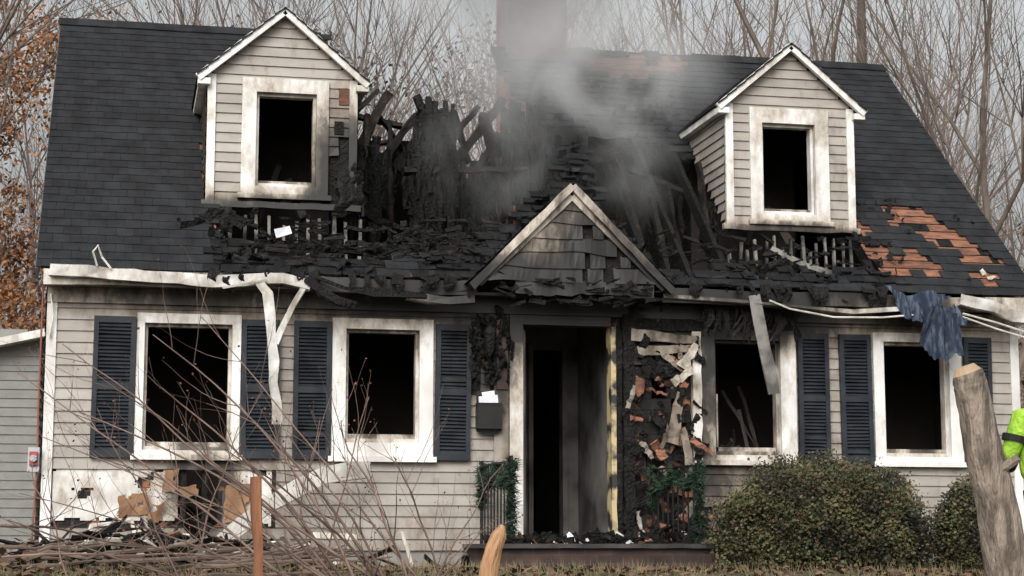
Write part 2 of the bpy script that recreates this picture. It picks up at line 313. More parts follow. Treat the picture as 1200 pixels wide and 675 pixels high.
# ---- eaves
w=M("eave_fascia")
def fd(p): return (0,nz(p.x*1.2,3)*.03,nz(p.x*.9,p.z*.5,6)*.03)
w.box(XL-.03,-.92,-.32,-.26,2.26,2.40,0,.12,fd); w.box(.9,XR+.02,-.32,-.26,2.24,2.38,0,.12,fd)
w.box(XL,-.6,-.045,.0,2.13,2.27,0,.12); w.box(.6,XR,-.045,.0,2.12,2.25,0,.12)
w.box(XL,XR,-.26,.02,2.272,2.30,0,.2)
w.build(TRIM,house,lambda x,y,z:soot(x,y,z)*.9+.24)
w=M("bent_gutter")
def gut(pts,wd=.10,sootoff=0):
    w.obox(pts,wd,.012,0,up=(0,-1,.15),jit=.010)
    w.obox([(p[0],p[1]+.05,p[2]-wd*.45) for p in pts],.09,.012,0,up=(0,0,1),jit=.004)
gut([(-4.84,-.37,2.38),(-4.65,-.375,2.37),(-4.5,-.38,2.375),(-4.3,-.38,2.355),(-4.1,-.385,2.35),(-3.9,-.38,2.34),(-3.7,-.37,2.335),(-3.55,-.38,2.32),(-3.4,-.385,2.31),(-3.1,-.39,2.33),(-2.9,-.4,2.35),(-2.75,-.41,2.36),(-2.5,-.4,2.30)],.10)
gut([(-1.6,-.36,2.24),(-1.4,-.38,2.21),(-1.2,-.37,2.20),(-.95,-.36,2.22)],.08)
gut([(.9,-.36,2.3),(1.6,-.38,2.27),(2.2,-.4,2.23),(2.8,-.42,2.19),(3.3,-.38,2.24)],.035)
gut([(3.95,-.4,2.35),(4.1,-.42,2.31),(4.3,-.42,2.28),(4.5,-.4,2.2),(4.75,-.42,2.16)],.11)
w.obox([(-3.0,-.42,2.34),(-2.9,-.47,2.2),(-2.87,-.49,2.0),(-2.86,-.5,1.8),(-2.83,-.48,1.6),(-2.84,-.48,1.4),(-2.80,-.47,1.2),(-2.78,-.46,1.02)],.085,.006,0,jit=.014)
w.obox([(-2.55,-.4,2.3),(-2.66,-.47,2.1),(-2.75,-.5,1.9),(-2.82,-.5,1.75)],.05,.006,0,jit=.01)
w.obox([(-3.3,-.42,2.25),(-3.0,-.44,2.31),(-2.9,-.44,2.33)],.02,.006,0)
w.build(ALU,house,lambda x,y,z:.3+nz(x*3,z*3)*.5+(.6 if -1.7<x<-.9 else 0)+(.35 if .8<x<2.6 else 0))
w=M("folded_black_flashing")
w.obox([(-2.52,-.4,2.36),(-2.4,-.46,2.22),(-2.25,-.5,2.14),(-2.08,-.48,2.1)],.07,.01,0,jit=.02); w.obox([(-2.5,-.38,2.4),(-2.2,-.42,2.28),(-1.9,-.4,2.25),(-1.4,-.38,2.24)],.06,.02,0,jit=.02)
w.build(CHAR,house)
w=M("hanging_wreckage_over_window")
for i in range(34):
    x=ru(1.3,2.35); l=ru(.1,.42); w.obox([(x,-.2,2.3),(x+ru(-.05,.05),-.22,2.3-l*.5),(x+ru(-.1,.1),-.18,2.3-l)],ru(.015,.07),.01,random.choice([0,0,1]),jit=.012,taper=.5)
w.build([CHAR,CHARB],house)
w=M("hanging_board"); w.obox([(1.80,-.38,2.33),(1.84,-.38,2.1),(1.90,-.36,1.8),(1.955,-.35,1.6),(2.0,-.34,1.38)],.12,.02,0,jit=.006); w.build(mat("grey_board",(.2,.19,.18),(.07,.065,.06),soot=False,sharp=(.4,.6)),house)
w=M("loose_cables")
w.tube([(1.95,-.4,2.28),(2.15,-.42,2.2),(2.6,-.42,2.13),(3.1,-.42,2.14),(3.6,-.42,2.19),(3.95,-.42,2.17),(4.3,-.42,2.06),(4.8,-.42,1.93)],.009,5)
w.tube([(3.95,-.43,2.2),(4.3,-.43,2.12),(4.8,-.43,1.98)],.010,5); w.tube([(-4.83,-.06,2.2),(-4.80,-.07,2.0),(-4.83,-.06,1.8)],.008,5)
w.tube([(-4.42,-.4,2.42),(-4.46,-.45,2.54),(-4.42,-.45,2.6),(-4.38,-.4,2.5),(-4.3,-.4,2.4)],.010,5)
w.build(FOAM,house,lambda *a:.15)
# ---- main roof front
def inpoly(x,z,P):
    c=False; n=len(P)
    for i in range(n):
        x1,z1=P[i]; x2,z2=P[i-1]
        if (z1>z)!=(z2>z) and x<(x2-x1)*(z-z1)/(z2-z1)+x1: c=not c
    return c
H=[[(-1.97,5.9),(-2.0,3.2),(-1.75,2.70),(-1.2,2.68),(-.8,2.82),(-.35,3.2),(.15,3.7),(.33,4.4),(.05,5.0),(-.05,5.9)],
   [(-3.45,3.3),(-3.35,2.85),(-2.9,2.58),(-1.9,2.56),(-1.5,2.70),(-1.9,3.3)],
   [(.55,3.3),(.66,4.05),(1.3,4.35),(1.9,4.05),(1.9,2.7),(1.3,2.56),(.95,2.56)],
   [(1.75,3.3),(3.35,3.3),(3.1,2.66),(1.75,2.56)],
   [(.45,4.25),(.9,4.65),(1.3,4.4),(.8,4.0)]]
EX=[[(3.6,3.52),(4.0,3.5),(4.25,3.42),(4.3,3.15),(4.64,2.98),(4.6,2.68),(4.3,2.8),(4.25,2.98),(3.95,3.15),(3.72,3.32)],
    [(3.1,2.95),(3.8,2.88),(3.85,2.64),(3.1,2.60)],[(4.25,2.7),(4.5,2.65),(4.45,2.5),(4.3,2.5)],
    [(.85,5.7),(2.4,5.72),(2.1,5.45),(1.5,5.28),(1.1,5.3)],[(.35,3.75),(.62,3.8),(.55,3.65)],[(2.9,5.3),(3.05,5.4),(3.1,5.2)],[(.6,3.4),(.75,3.35),(.7,3.0),(.62,3.0)]]
def hole(x,z,g=0,seed=0):
    dx=nz(x*2.3,z*2.3,seed)*.13+nz(x*7,z*7,seed+3)*.08; dz=nz(x*2.3,z*2.3,seed+9)*.10+nz(x*7,z*7,seed+5)*.06
    return any(inpoly(x+dx,z+dz,P) for P in H)
def expo(x,z):
    dx=nz(x*3,z*3,21)*.14+nz(x*9,z*9,22)*.08; dz=nz(x*5,z*5,29)*.10
    return any(inpoly(x+dx,z+dz,P) for P in EX)
def burn(x,z):
    b=math.exp(-((x-.2)/1.9)**2*1.0)*1.15
    b=max(b,math.exp(-((x+2.5)/1.1)**2-((z-2.7)/.5)**2)*1.1, .85*math.exp(-((x-2.6)/1.5)**2-((z-2.8)/.5)**2))
    return min(1,b)
dorm=[(-2.7,.735),(2.565,.705)]
def under_dormer(x,y): 
    return any(abs(x-c)<h-.03 and .65<y<2.0 for c,h in dorm)
def gable_under(x,z): return -0.85<x<.8 and z< 3.25-abs(x+.03)*1.05 and z<3.2
cs=1/math.hypot(1,SL)
NV=Vector((0,-SL*cs,cs))
w=M("roof_shingles"); wb=M("burnt_shingles")
nc=36
for j in range(nc):
    x=XL-.12+ (j%2)*.08-.08+ru(-.02,.02)
    y0=YE-.03+(YR-YE+.03)*j/nc; y1=YE-.03+(YR-YE+.03)*(j+1)/nc; cr=R()
    while x<XR+.12:
        tw=.16; xa=max(x,XL-.1); xb=min(x+tw,XR+.1); x+=tw
        if xb-xa<.01: continue
        xm=(xa+xb)/2; ym=(y0+y1)/2; zm=roofz(ym)
        if hole(xm,zm) or expo(xm,zm) or under_dormer(xm,ym) or gable_under(xm,zm): continue
        b=burn(xm,zm); bb=b>.5+nz(xm*2,zm*2,40)*.35
        if b>.75 and nz(xm*3,zm*4,55)>.36: continue
        lift=.010; jl=0.0
        if bb: lift+=max(0,nz(xm*4,zm*4,60))*.05+R()*.015; jl=.02
        m=wb if bb else w; r=.2*cr+.45*R()+.35*(nz(xm*.9,zm*1.3,77)+.5)
        t0=Vector((0,y0,roofz(y0)))+NV*(lift+ru(0,.003)); t1=Vector((0,y1+.01,roofz(y1+.01)))+NV*.004
        g=.0015; jz=ru(-.006,.006)
        a=Vector((xa+g+ru(-jl,jl),t0.y+ru(-jl,jl)+jz,t0.z+ru(-jl,jl)*.5+jz*.9));b_=Vector((xb-g+ru(-jl,jl),t0.y+ru(-jl,jl)+jz,t0.z+ru(-jl,jl)*.5+jz*.9)); c=Vector((xb-g,t1.y,t1.z));d=Vector((xa+g,t1.y,t1.z))
        m.quad(a,b_,c,d,0,r)
        dn=NV*(-lift); m.quad(a+dn,b_+dn,b_,a,0,r*.4)
w.build(SHIN,house)
def flake(m,c,s,ny=.1,mi=0):
    a=ru(0,6.28); u=Vector((math.cos(a),math.sin(a)*cs,math.sin(a)*SL*cs))*s; v=Vector((-math.sin(a),math.cos(a)*cs,math.cos(a)*SL*cs))*s*ru(.3,.8)+NV*ru(-.03,ny)
    n=6; r=R(); ctr=m.add(c+NV*ru(-.01,.02),r); ring=[m.add(c+(u*math.cos(k*6.283/n)+v*math.sin(k*6.283/n))*ru(.6,1.15)+NV*ru(-.015,.02),r) for k in range(n)]
    for k in range(n): m.face([ctr,ring[k],ring[(k+1)%n]],mi)
for i in range(1300):
    x=ru(-3.6,3.6); z=ru(2.45,5.2)
    if burn(x,z)<.55 or hole(x,z) or under_dormer(x,roofy(z)) or gable_under(x,z): continue
    flake(wb,Vector((x,roofy(z),z))+NV*ru(.02,.05),ru(.02,.095))
for i in range(60):
    x=ru(3.1,4.65); z=ru(2.5,3.6)
    if nz(x*3,z*3,21)>0: flake(wb,Vector((x,roofy(z),z))+NV*.03,ru(.02,.06),.05)
wb.build(SHINB,house)
w=M("roof_sheathing_boards")
nb=34
for j in range(nb):
    y0=YE+(YR-YE)*j/nb; y1=YE+(YR-YE)*(j+1)/nb-.012; x=XL-.08; rr=R()
    while x<XR+.08:
        tw=.08; xa=x; xb=min(x+tw,XR+.08); x+=tw; xm=(xa+xb)/2; zm=roofz((y0+y1)/2)
        if hole(xm,zm,0,50) or under_dormer(xm,(y0+y1)/2): continue
        k=1 if (burn(xm,zm)>.5+nz(xm*3,zm*5,70)*.4 and not (zm>5.1 and xm>.7) and xm<3.0) or nz(xm*4,zm*7,71)>.30 else 0
        o=-NV*.012
        w.quad(Vector((xa,y0,roofz(y0)))+o,Vector((xb,y0,roofz(y0)))+o,Vector((xb,y1,roofz(y1)))+o,Vector((xa,y1,roofz(y1)))+o,k,rr*.6+.4*nz(xm*2,j)*.5+.2)
        o=-NV*.032
        w.quad(Vector((xa,y0,roofz(y0)))+o,Vector((xb,y0,roofz(y0)))+o,Vector((xb,y1,roofz(y1)))+o,Vector((xa,y1,roofz(y1)))+o,1,.5)
w.build([SHEA,CHAR],house)
w=M("torn_membrane"); 
for q in ((4.36,2.66,.05),(4.42,2.60,.06)): flake(w,Vector((q[0],roofy(q[1]),q[1]))+NV*.03,q[2],.02)
w.build(FOAM,house,lambda *a:.3)
w=M("roof_rafters")
x=XL+.1
while x<XR:
    if -2.0<x<.2:
        e=ru(.0,.5) if x>-1.6 else .2
        ye=YE+.1+e; w.obox([(x,YE+.05,roofz(YE+.05)-.12),(x+ru(-.03,.03),ye,roofz(ye)-.12)],.05,.13,0,up=NV,jit=.012,taper=.6)
    elif not any(abs(x-c)<h-.1 for c,h in dorm):
        w.obox([(x,YE+.05,roofz(YE+.05)-.12),(x,YR-.03,roofz(YR-.03)-.12)],.045,.14,0,up=NV,jit=.006)
    x+=.4
w.build(CHAR,house)
w=M("back_roof")
def bskip(p): 
    n=nz(p.x*2,p.z*2,80)*.35+nz(p.x*6,p.z*6,81)*.12
    return -2.05+n*.3<p.x<.35+n and p.z>4.55+n*.8
w.grid((XL-.1,7.1,ZE),(XR-XL+.2,0,0),(0,YR-7.1,ZR-ZE),90,40,0,.5,None,bskip)
w.grid((XL-.1,7.1,ZE-.06),(XR-XL+.2,0,0),(0,YR-7.1,ZR-ZE),90,40,0,.5,None,bskip)
w.build(SHINB,house)
w=M("ridge_cap")
for a,b in ((XL-.12,-2.05),(.35,XR+.12)):
    n=int((b-a)/.2)
    for i in range(n):
        x=a+(b-a)*i/n; x2=a+(b-a)*(i+1)/n
        z=ZR+.02+ (nz(x*2,1)*.04 if .2<x<3 else nz(x*2,1)*.01)
        if .9<x<2.2 and R()<.5: continue
        w.quad((x,YR-.12,z-.10),(x2,YR-.12,z-.10),(x2,YR,z+.01),(x,YR,z+.01)); w.quad((x,YR,z+.01),(x2,YR,z+.01),(x2,YR+.12,z-.1),(x,YR+.12,z-.1))
w.build(SHIN,house)
w=M("rake_boards")
for xx in (XL-.09,XR+.085):
    for s in (0,1):
        y0=YE if not s else 7.1
        w.obox([(xx,y0,ZE-.08),(xx,YR,ZR-.08)],.03,.12,0,up=(0,-SL if not s else SL,1))
w.build(mat("weathered_rake",(.10,.10,.10),(.05,.05,.05)),house)
# ---- attic interior
w=M("attic_floor"); w.box(XL+.1,XR-.1,-.2,6.8,2.45,2.5,0,.6); w.box(-2.05,-2.0,2.0,5,2.5,4.3,0,.6)
w.box(.6,3.3,2.6,2.65,2.5,4.6,0,.6)
w.build(CHAR,house)
w=M("charred_attic_framing")
def beam(a,b,wd=.06,t=.10,j=.016,tp=.8): w.obox([a,b],wd,t,0,up=(.2,-1,.1),jit=j,taper=tp)
random.seed(12)
for i in range(13):
    x=-2.0+i*.21; beam((x,2.5+ru(-.1,.1),2.5),(x+ru(-.05,.05),2.5,ru(3.3,4.7)),.045,.07)
for i in range(9):
    x=-2.0+i*.28; beam((x,3.9,2.5),(x+ru(-.05,.05),3.9,ru(3.7,4.7)),.05,.08)
beam((-1.72,2.9,4.2),(-1.32,3.0,5.0),.11,.12); beam((-1.95,3.0,4.75),(-1.15,3.1,4.65),.06,.1); beam((-1.9,2.9,4.35),(-1.3,2.9,4.42),.05,.08)
beam((-1.0,3.0,4.98),(-.55,3.0,4.05),.08,.1); beam((-.62,3.0,4.15),(.02,3.0,5.0),.11,.12); beam((-1.62,2.5,4.6),(-1.75,2.2,3.3),.07,.1)
beam((-.95,2.8,4.6),(-1.0,2.2,3.0),.1,.1); beam((-.3,2.6,4.7),(-.15,1.8,3.4),.08,.1); beam((-1.3,2.0,3.9),(.1,2.1,4.0),.06,.1); beam((-.35,3.3,4.3),(-.5,3.3,4.9),.05,.08)
beam((-.75,2.9,4.3),(-.28,3.0,4.9),.07,.1); beam((-1.9,2.4,4.5),(-1.5,2.5,4.9),.05,.09); beam((-1.1,3.0,4.3),(-1.45,3.0,4.75),.04,.08)
beam((-1.98,1.2,3.35),(-1.5,1.5,3.2),.08,.1); beam((-.1,3.2,4.2),(.3,3.3,5.2),.1,.12); beam((-.75,3.4,4.4),(-.6,3.4,4.78),.06,.08); beam((-1.95,2.8,4.9),(-1.75,2.8,4.2),.09,.1)
beam((-1.25,2.9,4.1),(-.85,3.0,4.7),.09,.1); beam((-.45,2.9,3.9),(-.05,3.0,4.6),.07,.1); beam((-1.6,2.7,3.9),(-1.0,2.9,4.75),.08,.11)
beam((-3.4,.3,2.8),(-1.7,.35,2.72),.05,.08); beam((-3.0,.1,2.62),(-1.4,.0,2.56),.06,.1)
beam((1.15,.9,3.5),(1.2,.5,2.6),.05,.08); beam((1.4,1.2,3.7),(1.45,.7,2.6),.05,.08); beam((1.05,1.4,3.9),(1.75,1.3,3.6),.06,.1); beam((1.7,1.0,3.9),(1.65,.4,2.6),.05,.08); beam((.95,1.6,4.1),(1.0,.6,2.7),.06,.1)
for i in range(5):
    x=.85+i*.24; beam((x,2.0,2.5),(x+ru(-.05,.05),2.0,ru(3.6,4.4)),.045,.08)
w.build(CHARB,house)
w=M("knee_wall_lath")
for i in range(12):
    x=-3.3+i*.125; w.obox([(x,.66,2.5),(x+ru(-.02,.02),.66,3.12+ru(-.1,.03))],.03,.04,0,jit=.004)
for i in range(15):
    x=1.9+i*.095; w.obox([(x,.60,2.5),(x+ru(-.03,.03),.60,3.08+ru(-.15,.02))],.022,.04,0,jit=.005)
w.obox([(2.2,.2,2.9),(2.5,.1,2.72),(2.85,.05,2.62)],.05,.01,0,jit=.006); w.obox([(2.5,.12,3.02),(2.52,.1,2.62)],.03,.02,0)
w.build(LATH,house)
w=M("charred_hanging_debris")
def sheet(cx,cy,cz,a,b,ang,seed,mi=0):
    ca,sa=math.cos(ang),math.sin(ang)
    def dp(p): 
        h=nz(p.x*14,p.z*14,seed)*.035
        return (nz(p.z*4,p.x*3,seed)*.06+h,nz(p.x*3,p.z*3,seed+4)*.13+h,nz(p.x*6,p.z*2,seed+8)*.05)
    def sk(p):
        d=(p-Vector((cx,cy,cz))); u=abs(d.x*ca+d.y*sa)/(a/2); v=abs(d.z)/(b/2)
        return max(u,v*.9)+nz(p.x*7,p.z*5,seed)*.75+nz(p.x*18,p.z*14,seed)*.3>.85
    w.grid((cx-a/2*ca,cy-a/2*sa,cz-b/2),(a*ca,a*sa,0),(0,0,b),max(4,int(a/.028)),max(4,int(b/.032)),mi,R(),dp,sk)
def bundle(cx,cy,z0,z1,wd,n):
    for i in range(n):
        x=cx+ru(-wd,wd)/2; zt=z1-ru(0,.45)*(z1-z0)*R(); zb=z0+ru(0,.5)*(z1-z0); k=6
        pts=[(x+nz(q*.7,i*3.1)*.05+(q/k)*ru(-.02,.02),cy+ru(-.02,.02)+nz(i*2.1,3)*.12,zt+(zb-zt)*q/k) for q in range(k+1)]
        w.obox(pts,ru(.025,.09),ru(.02,.06),0,up=(ru(-1,1),-1,0),jit=.012,taper=ru(.3,1.2))
random.seed(11)
bundle(-.95,2.0,2.9,4.72,.42,30); bundle(.05,2.1,3.2,4.75,.45,28); bundle(-1.7,1.9,2.9,4.2,.3,12); bundle(-2.02,.75,3.0,3.9,.24,20); bundle(.6,2.0,3.4,4.4,.4,10); bundle(1.2,1.1,2.7,3.6,.6,7); bundle(1.78,.9,2.7,3.5,.16,8); bundle(-.4,2.4,2.9,4.0,.6,16); bundle(-1.35,2.6,3.0,4.4,.5,14)
for cx,cy,cz,a,b,an in ((-.95,2.05,3.9,.5,1.4,.4),(.1,2.2,4.0,.5,1.2,.3),(.3,2.2,4.2,.4,.9,-.6),
   (-2.05,.56,3.45,.34,.6,.1),(-1.0,1.2,2.95,.6,.35,-.3),(.55,2.0,4.2,.5,.4,.2),(.9,1.5,4.1,.5,.3,-.3),
   (-2.6,.3,2.75,.9,.16,0),(-1.7,.2,2.7,.8,.2,0),(2.3,.3,2.7,.9,.14,0),(-3.3,.35,3.0,.4,.25,.1),(-.45,3.2,4.0,.8,.5,0),(-1.5,3.1,4.1,.8,.5,0),(-3.2,.35,3.05,.5,.2,.2),(-3.5,.3,2.9,.4,.2,.3)):
    sheet(cx,cy,cz,a,b,an,R()*90)
w.build(CHAR,house)
w=M("roof_edge_rubble")
for i in range(620):
    s=random.choice([0,0,1,2,3,4])
    if s==0: x=ru(-3.4,-1.2)
    elif s==1: x=ru(-1.5,-.7)
    elif s==2: x=ru(1.0,3.2)
    elif s==3: x=ru(-.7,.7)
    else: x=ru(-1.2,.6)
    y=ru(-.3,.45) if s!=3 else ru(-.5,-.3); z=roofz(y)+ru(-.14,.04) if s!=3 else ru(2.2,2.42)
    if s==4: y=ru(.3,1.5); z=ru(2.7,3.1)
    a=random.gauss(0,.5)+(3.14 if R()<.5 else 0); l=ru(.04,.24); w.obox([(x,y,z),(x+math.cos(a)*l,y+ru(-.08,.08),z+math.sin(a)*l*.5)],ru(.012,.05),ru(.008,.03),1 if R()<.12 else 0,jit=.01,taper=ru(.3,1))
w.obox([(-2.80,.0,2.84),(-2.66,-.0,2.88)],.085,.008,2,jit=.008)
for i in range(50):
    x=ru(-3.5,3.3); l=ru(.05,.22)
    if -.95<x<.9: continue
    w.obox([(x,-.36,2.42),(x+ru(-.03,.03),-.40,2.42-l*.5),(x+ru(-.06,.06),-.38,2.42-l)],ru(.03,.12),.006,0,jit=.02,taper=.4)
w.build([CHAR,CHARB,PAPER],house)
# ---- dormers
def dormer(nm,cx,hw,z0,ze,za,cas,op,seed):
    e=empty("dormer"); e.parent=house; y=.6; s=(za-ze)/(hw+.07)
    def sk(x,z): return (seed==1 and x>cx+hw-.36 and z<3.95+nz(x*5,z*5)*.2 and nz(x*4,z*7,5)>-.22) or (z<z0+.12 and nz(x*5,z*5,seed*7)>.1)
    w=M("dormer_front_siding"); 
    siding(w,lambda z:cx-hw+.08 if z<ze else cx-hw+(z-ze)/s-.02,lambda z:cx+hw-.08 if z<ze else cx+hw-(z-ze)/s+.02,z0,za-.08,y,[cas],sk,lap=.098,disp=sdisp)
    w.build(SID,e,lambda x,y,z:soot(x,y,z)+.06)
    w=M("dormer_backing")
    for a,b in ((cx-hw+.02,op[0]),(op[1],cx+hw-.02)): w.box(a,b,y+.012,y+.05,z0,ze,0,.2)
    w.box(op[0],op[1],y+.012,y+.05,z0,op[2],0,.2); w.box(op[0],op[1],y+.012,y+.05,op[3],ze,0,.2)
    w.box(cx-hw+.04,cx+hw-.04,2.2,2.25,z0-.5,ze,0,.3); w.box(cx-hw+.02,cx+hw-.02,y+.05,2.4,ze-.02,ze+.01,0,.4)
    w.build(CHAR,e)
    w=M("dormer_room"); w.box(cx-hw+.1,cx+hw-.1,2.1,2.15,z0-.4,ze-.05,0,.5)
    w.obox([(op[0]+.1,1.4,op[2]-.2),(op[0]+.3,1.5,op[2]+.4)],.05,.04,0,jit=.01); w.obox([(op[1]-.05,1.2,op[2]-.2),(op[1]-.2,1.5,op[2]+.25)],.08,.04,0,jit=.01); w.build(INDEB,e)
    w=M("dormer_trim"); casing(w,cas,op,y)
    w.box(cx-hw,cx-hw+.08,y-.03,y+.04,z0-.05,ze,0,.07); w.box(cx+hw-.08,cx+hw,y-.03,y+.04,z0-.05,ze,0,.07)
    w.box(cx-hw-.04,cx+hw+.04,y-.05,y+.012,z0-.06,z0-.0,0,.07,lambda p:(0,0,nz(p.x*4,seed)*.02))
    for sg in (-1,1):
        w.obox([(cx+sg*(hw+.10),y-.09,ze-.06),(cx+sg*.0,y-.09,za-.035)],.075,.05,0,up=(0,-1,0))
        w.box(min(cx+sg*(hw-.02),cx+sg*(hw+.1)),max(cx+sg*(hw-.02),cx+sg*(hw+.1)),y-.10,y+.05,ze-.12,ze-.06,0,.1)
        w.box(min(cx+sg*(hw+.003),cx+sg*(hw+.09)),max(cx+sg*(hw+.003),cx+sg*(hw+.09)),y+.05,roofy(ze)-.05,ze-.11,ze-.04,0,.2)
    w.build(TRIM,e,lambda x,yy,z:soot(x,yy,z)*1.0+.14+(.12 if z>op[3]-.2 and z<ze and abs(x-(op[0]+op[1])/2)<.45 else 0))
    w=M("dormer_cheek_siding")
    for sg in (-1,1):
        w.T=(lambda x,yy,z:(cx-hw+yy,x*1.0,z)) if sg<0 else (lambda x,yy,z:(cx+hw-yy,x,z))
        siding(w,y,lambda z:roofy(z)+.06,z0-.05,ze,0,lap=.098)
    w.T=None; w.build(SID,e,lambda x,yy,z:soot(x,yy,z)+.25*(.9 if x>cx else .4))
    w=M("dormer_cheek_backing"); 
    for sg in (-1,1):
        xx=cx+sg*(hw-.03); w.face([w.add((xx,y,z0-.1)),w.add((xx,roofy(ze),ze)),w.add((xx,y,ze))])
    w.build(CHAR,e)
    w=M("dormer_roof_shingles"); n=8
    for sg in (-1,1):
        for k in range(n):
            t0=k/n;t1=(k+1)/n
            xa=cx+sg*(hw+.11)*(1-t0); xb=cx+sg*(hw+.11)*(1-t1); z_a=ze-.03+(za-ze+.03)*t0+.012; z_b=ze-.03+(za-ze+.03)*t1
            ya=y-.13; yb0=roofy(z_a)+.05; yb1=roofy(z_b)+.05; m_=int((yb0-ya)/.16)
            for i in range(m_):
                f0=i/m_; f1=(i+1)/m_; r=R()
                w.quad((xa,ya+(yb0-ya)*f0+.002,z_a),(xa,ya+(yb0-ya)*f1-.002,z_a),(xb,ya+(yb1-ya)*f1-.002,z_b),(xb,ya+(yb1-ya)*f0+.002,z_b),0,r)
            w.quad((xa,ya,z_a-.02),(xa,yb0,z_a-.02),(xa,yb0,z_a),(xa,ya,z_a),0,.3); w.quad((xa,ya,z_a-.02),(xa,ya,z_a),(xb,ya,z_b),(xb,ya,z_b-.02),0,.3)
    w.build(SHIN if seed==1 else SHINB,e)
dormer("l",-2.7,.735,3.24,4.50,5.19,(-3.10,-2.25,3.27,4.48),(-2.96,-2.37,3.40,4.34),1)
dormer("r",2.565,.705,3.20,4.47,5.13,(2.12,2.98,3.20,4.44),(2.25,2.83,3.32,4.28),2)
w=M("dormer_sash"); w.box(-2.93,-2.40,.66,.69,3.43,3.47,0,.1); w.box(2.28,2.80,.66,.69,3.35,3.39,0,.1); w.build(TRIM,house,lambda *a:.5)
w=M("exposed_wood_patch"); w.box(-2.15,-2.05,.575,.595,4.25,4.42,0,.03,lambda p:(nz(p.z*20,1)*.01,0,nz(p.x*20,3)*.015)); w.box(-2.19,-2.1,.57,.59,3.95,4.08,1,.05); w.build([SHEA,CHAR],house)
# ---- centre gable
cx,hw,ze,za,y=-.03,.90,2.37,3.31,-.42
e=empty("entry_gable"); e.parent=house
s=(za-ze)/hw
def gsoot(x,y,z): return soot(x,y,z)*.9+.34+.35*math.exp(-((x-.15)/.35)**2-((z-2.75)/.3)**2)+.25*math.exp(-((z-3.2)/.15)**2)
w=M("entry_gable_siding"); siding(w,lambda z:cx-hw+(z-ze)/s,lambda z:cx+hw-(z-ze)/s,ze+.02,za-.1,y,(),lambda x,z:(x>.08 and z<2.9 and nz(x*7,z*5,33)>.0),lap=.14,dx=.05,disp=lambda p:(0,-abs(nz(p.x*3,p.z*4,90))*.06,nz(p.x*2.5,p.z*5,91)*.035)); w.build(SID,e,gsoot)
w=M("entry_gable_backing"); w.face([w.add((cx-hw,y+.03,ze)),w.add((cx+hw,y+.03,ze)),w.add((cx,y+.03,za))]); w.build(CHARB,e)
w=M("entry_gable_trim")
for sg in (-1,1): w.obox([(cx+sg*(hw+.08)*(1-k/8),y-.06,ze-.05+(za-ze+.05)*k/8+nz(k*.8,sg)*.012) for k in range(9)],.07,.06,0,up=(0,-1,0),jit=.006)
for sg in (-1,1): w.obox([(cx+sg*(hw+.0),y-.025,ze-.02),(cx,y-.025,za-.09)],.06,.03,0,up=(0,-1,0),jit=.004)
w.box(cx-hw+.35,cx+hw-.1,y-.03,y+.02,ze-.10,ze+.02,0,.05,lambda p:(0,nz(p.x*4,1)*.03,nz(p.x*9,5)*.03+nz(p.x*2,5)*.04)); w.box(-.62,.62,-.06,.0,2.125,2.26,0,.1)
w.build(TRIM,e,lambda x,y,z:soot(x,y,z)*(.4 if y<-.43 and z>2.4 else .8)+.36+(.55 if z<2.36 else 0))
w=M("entry_gable_roof"); n=9
for sg in (-1,1):
    for k in range(n):
        t0=k/n;t1=(k+1)/n; xa=cx+sg*(hw+.12)*(1-t0); xb=cx+sg*(hw+.12)*(1-t1); z_a=ze-.02+(za-ze+.05)*t0+.014; z_b=ze-.02+(za-ze+.05)*t1
        ya=y-.08; yb0=roofy(z_a)+.05; yb1=roofy(z_b)+.05; m_=max(1,int((yb0-ya)/.16))
        for i in range(m_):
            f0=i/m_; f1=(i+1)/m_; w.quad((xa,ya+(yb0-ya)*f0,z_a),(xa,ya+(yb0-ya)*f1,z_a),(xb,ya+(yb1-ya)*f1,z_b),(xb,ya+(yb1-ya)*f0,z_b),0)
w.build(SHINB,e)
w=M("entry_pilaster"); w.box(-.70,-.56,-.04,.0,-.05,2.1,0,.15); w.build(SID,house,lambda x,y,z:soot(x,y,z)+.05)
w=M("scorched_brick_strip"); w.box(-.68,-.57,-.06,-.042,1.4,2.1,0,.3); w.build(DBRICK,house)
w=M("charred_entry_trim"); 
w.box(.57,.68,-.07,.02,-.02,2.15,0,.06,lambda p:(nz(p.z*8,1)*.04,nz(p.z*5,4)*.03,0)); w.box(.56,1.45,-.06,.01,2.0,2.118,0,.06,lambda p:(0,nz(p.x*6,4)*.03,nz(p.x*7,1)*.04))
w.box(1.27,1.36,-.06,.01,.7,2.0,1,.12,lambda p:(nz(p.z*6,7)*.02,0,0))
w.build([CHAR,TRIM],house,lambda x,y,z:.35+nz(x,z*4)*.5)
w=M("melted_siding_curls")
for i in range(34):
    x=ru(-.92,-.58); z=ru(1.6,2.2); w.obox([(x,-.04,z),(x+ru(-.05,.05),-.1-R()*.04,z-.04),(x+ru(-.07,.07),-.08,z-ru(.06,.18)),(x+ru(-.07,.07),-.05,z-ru(.18,.22))],ru(.02,.06),.008,0,jit=.015,taper=.5)
w.build(CHAR,house)
ch=empty("brick_chimney"); ch.parent=house
w=M("chimney_stack"); w.box(.10,.80,3.15,3.85,2.5,7.0,0,.5); w.box(.05,.85,3.10,3.90,6.85,6.98,0,.5); w.build(BRICK,ch)
st=empty("entry_steps"); 
w=M("landing"); w.box(-.95,1.15,-1.35,-.02,-.6,-.10,0,.4); w.box(-.95,1.15,-1.7,-1.352,-.6,-.27,0,.4); w.build(DBRICK,st)
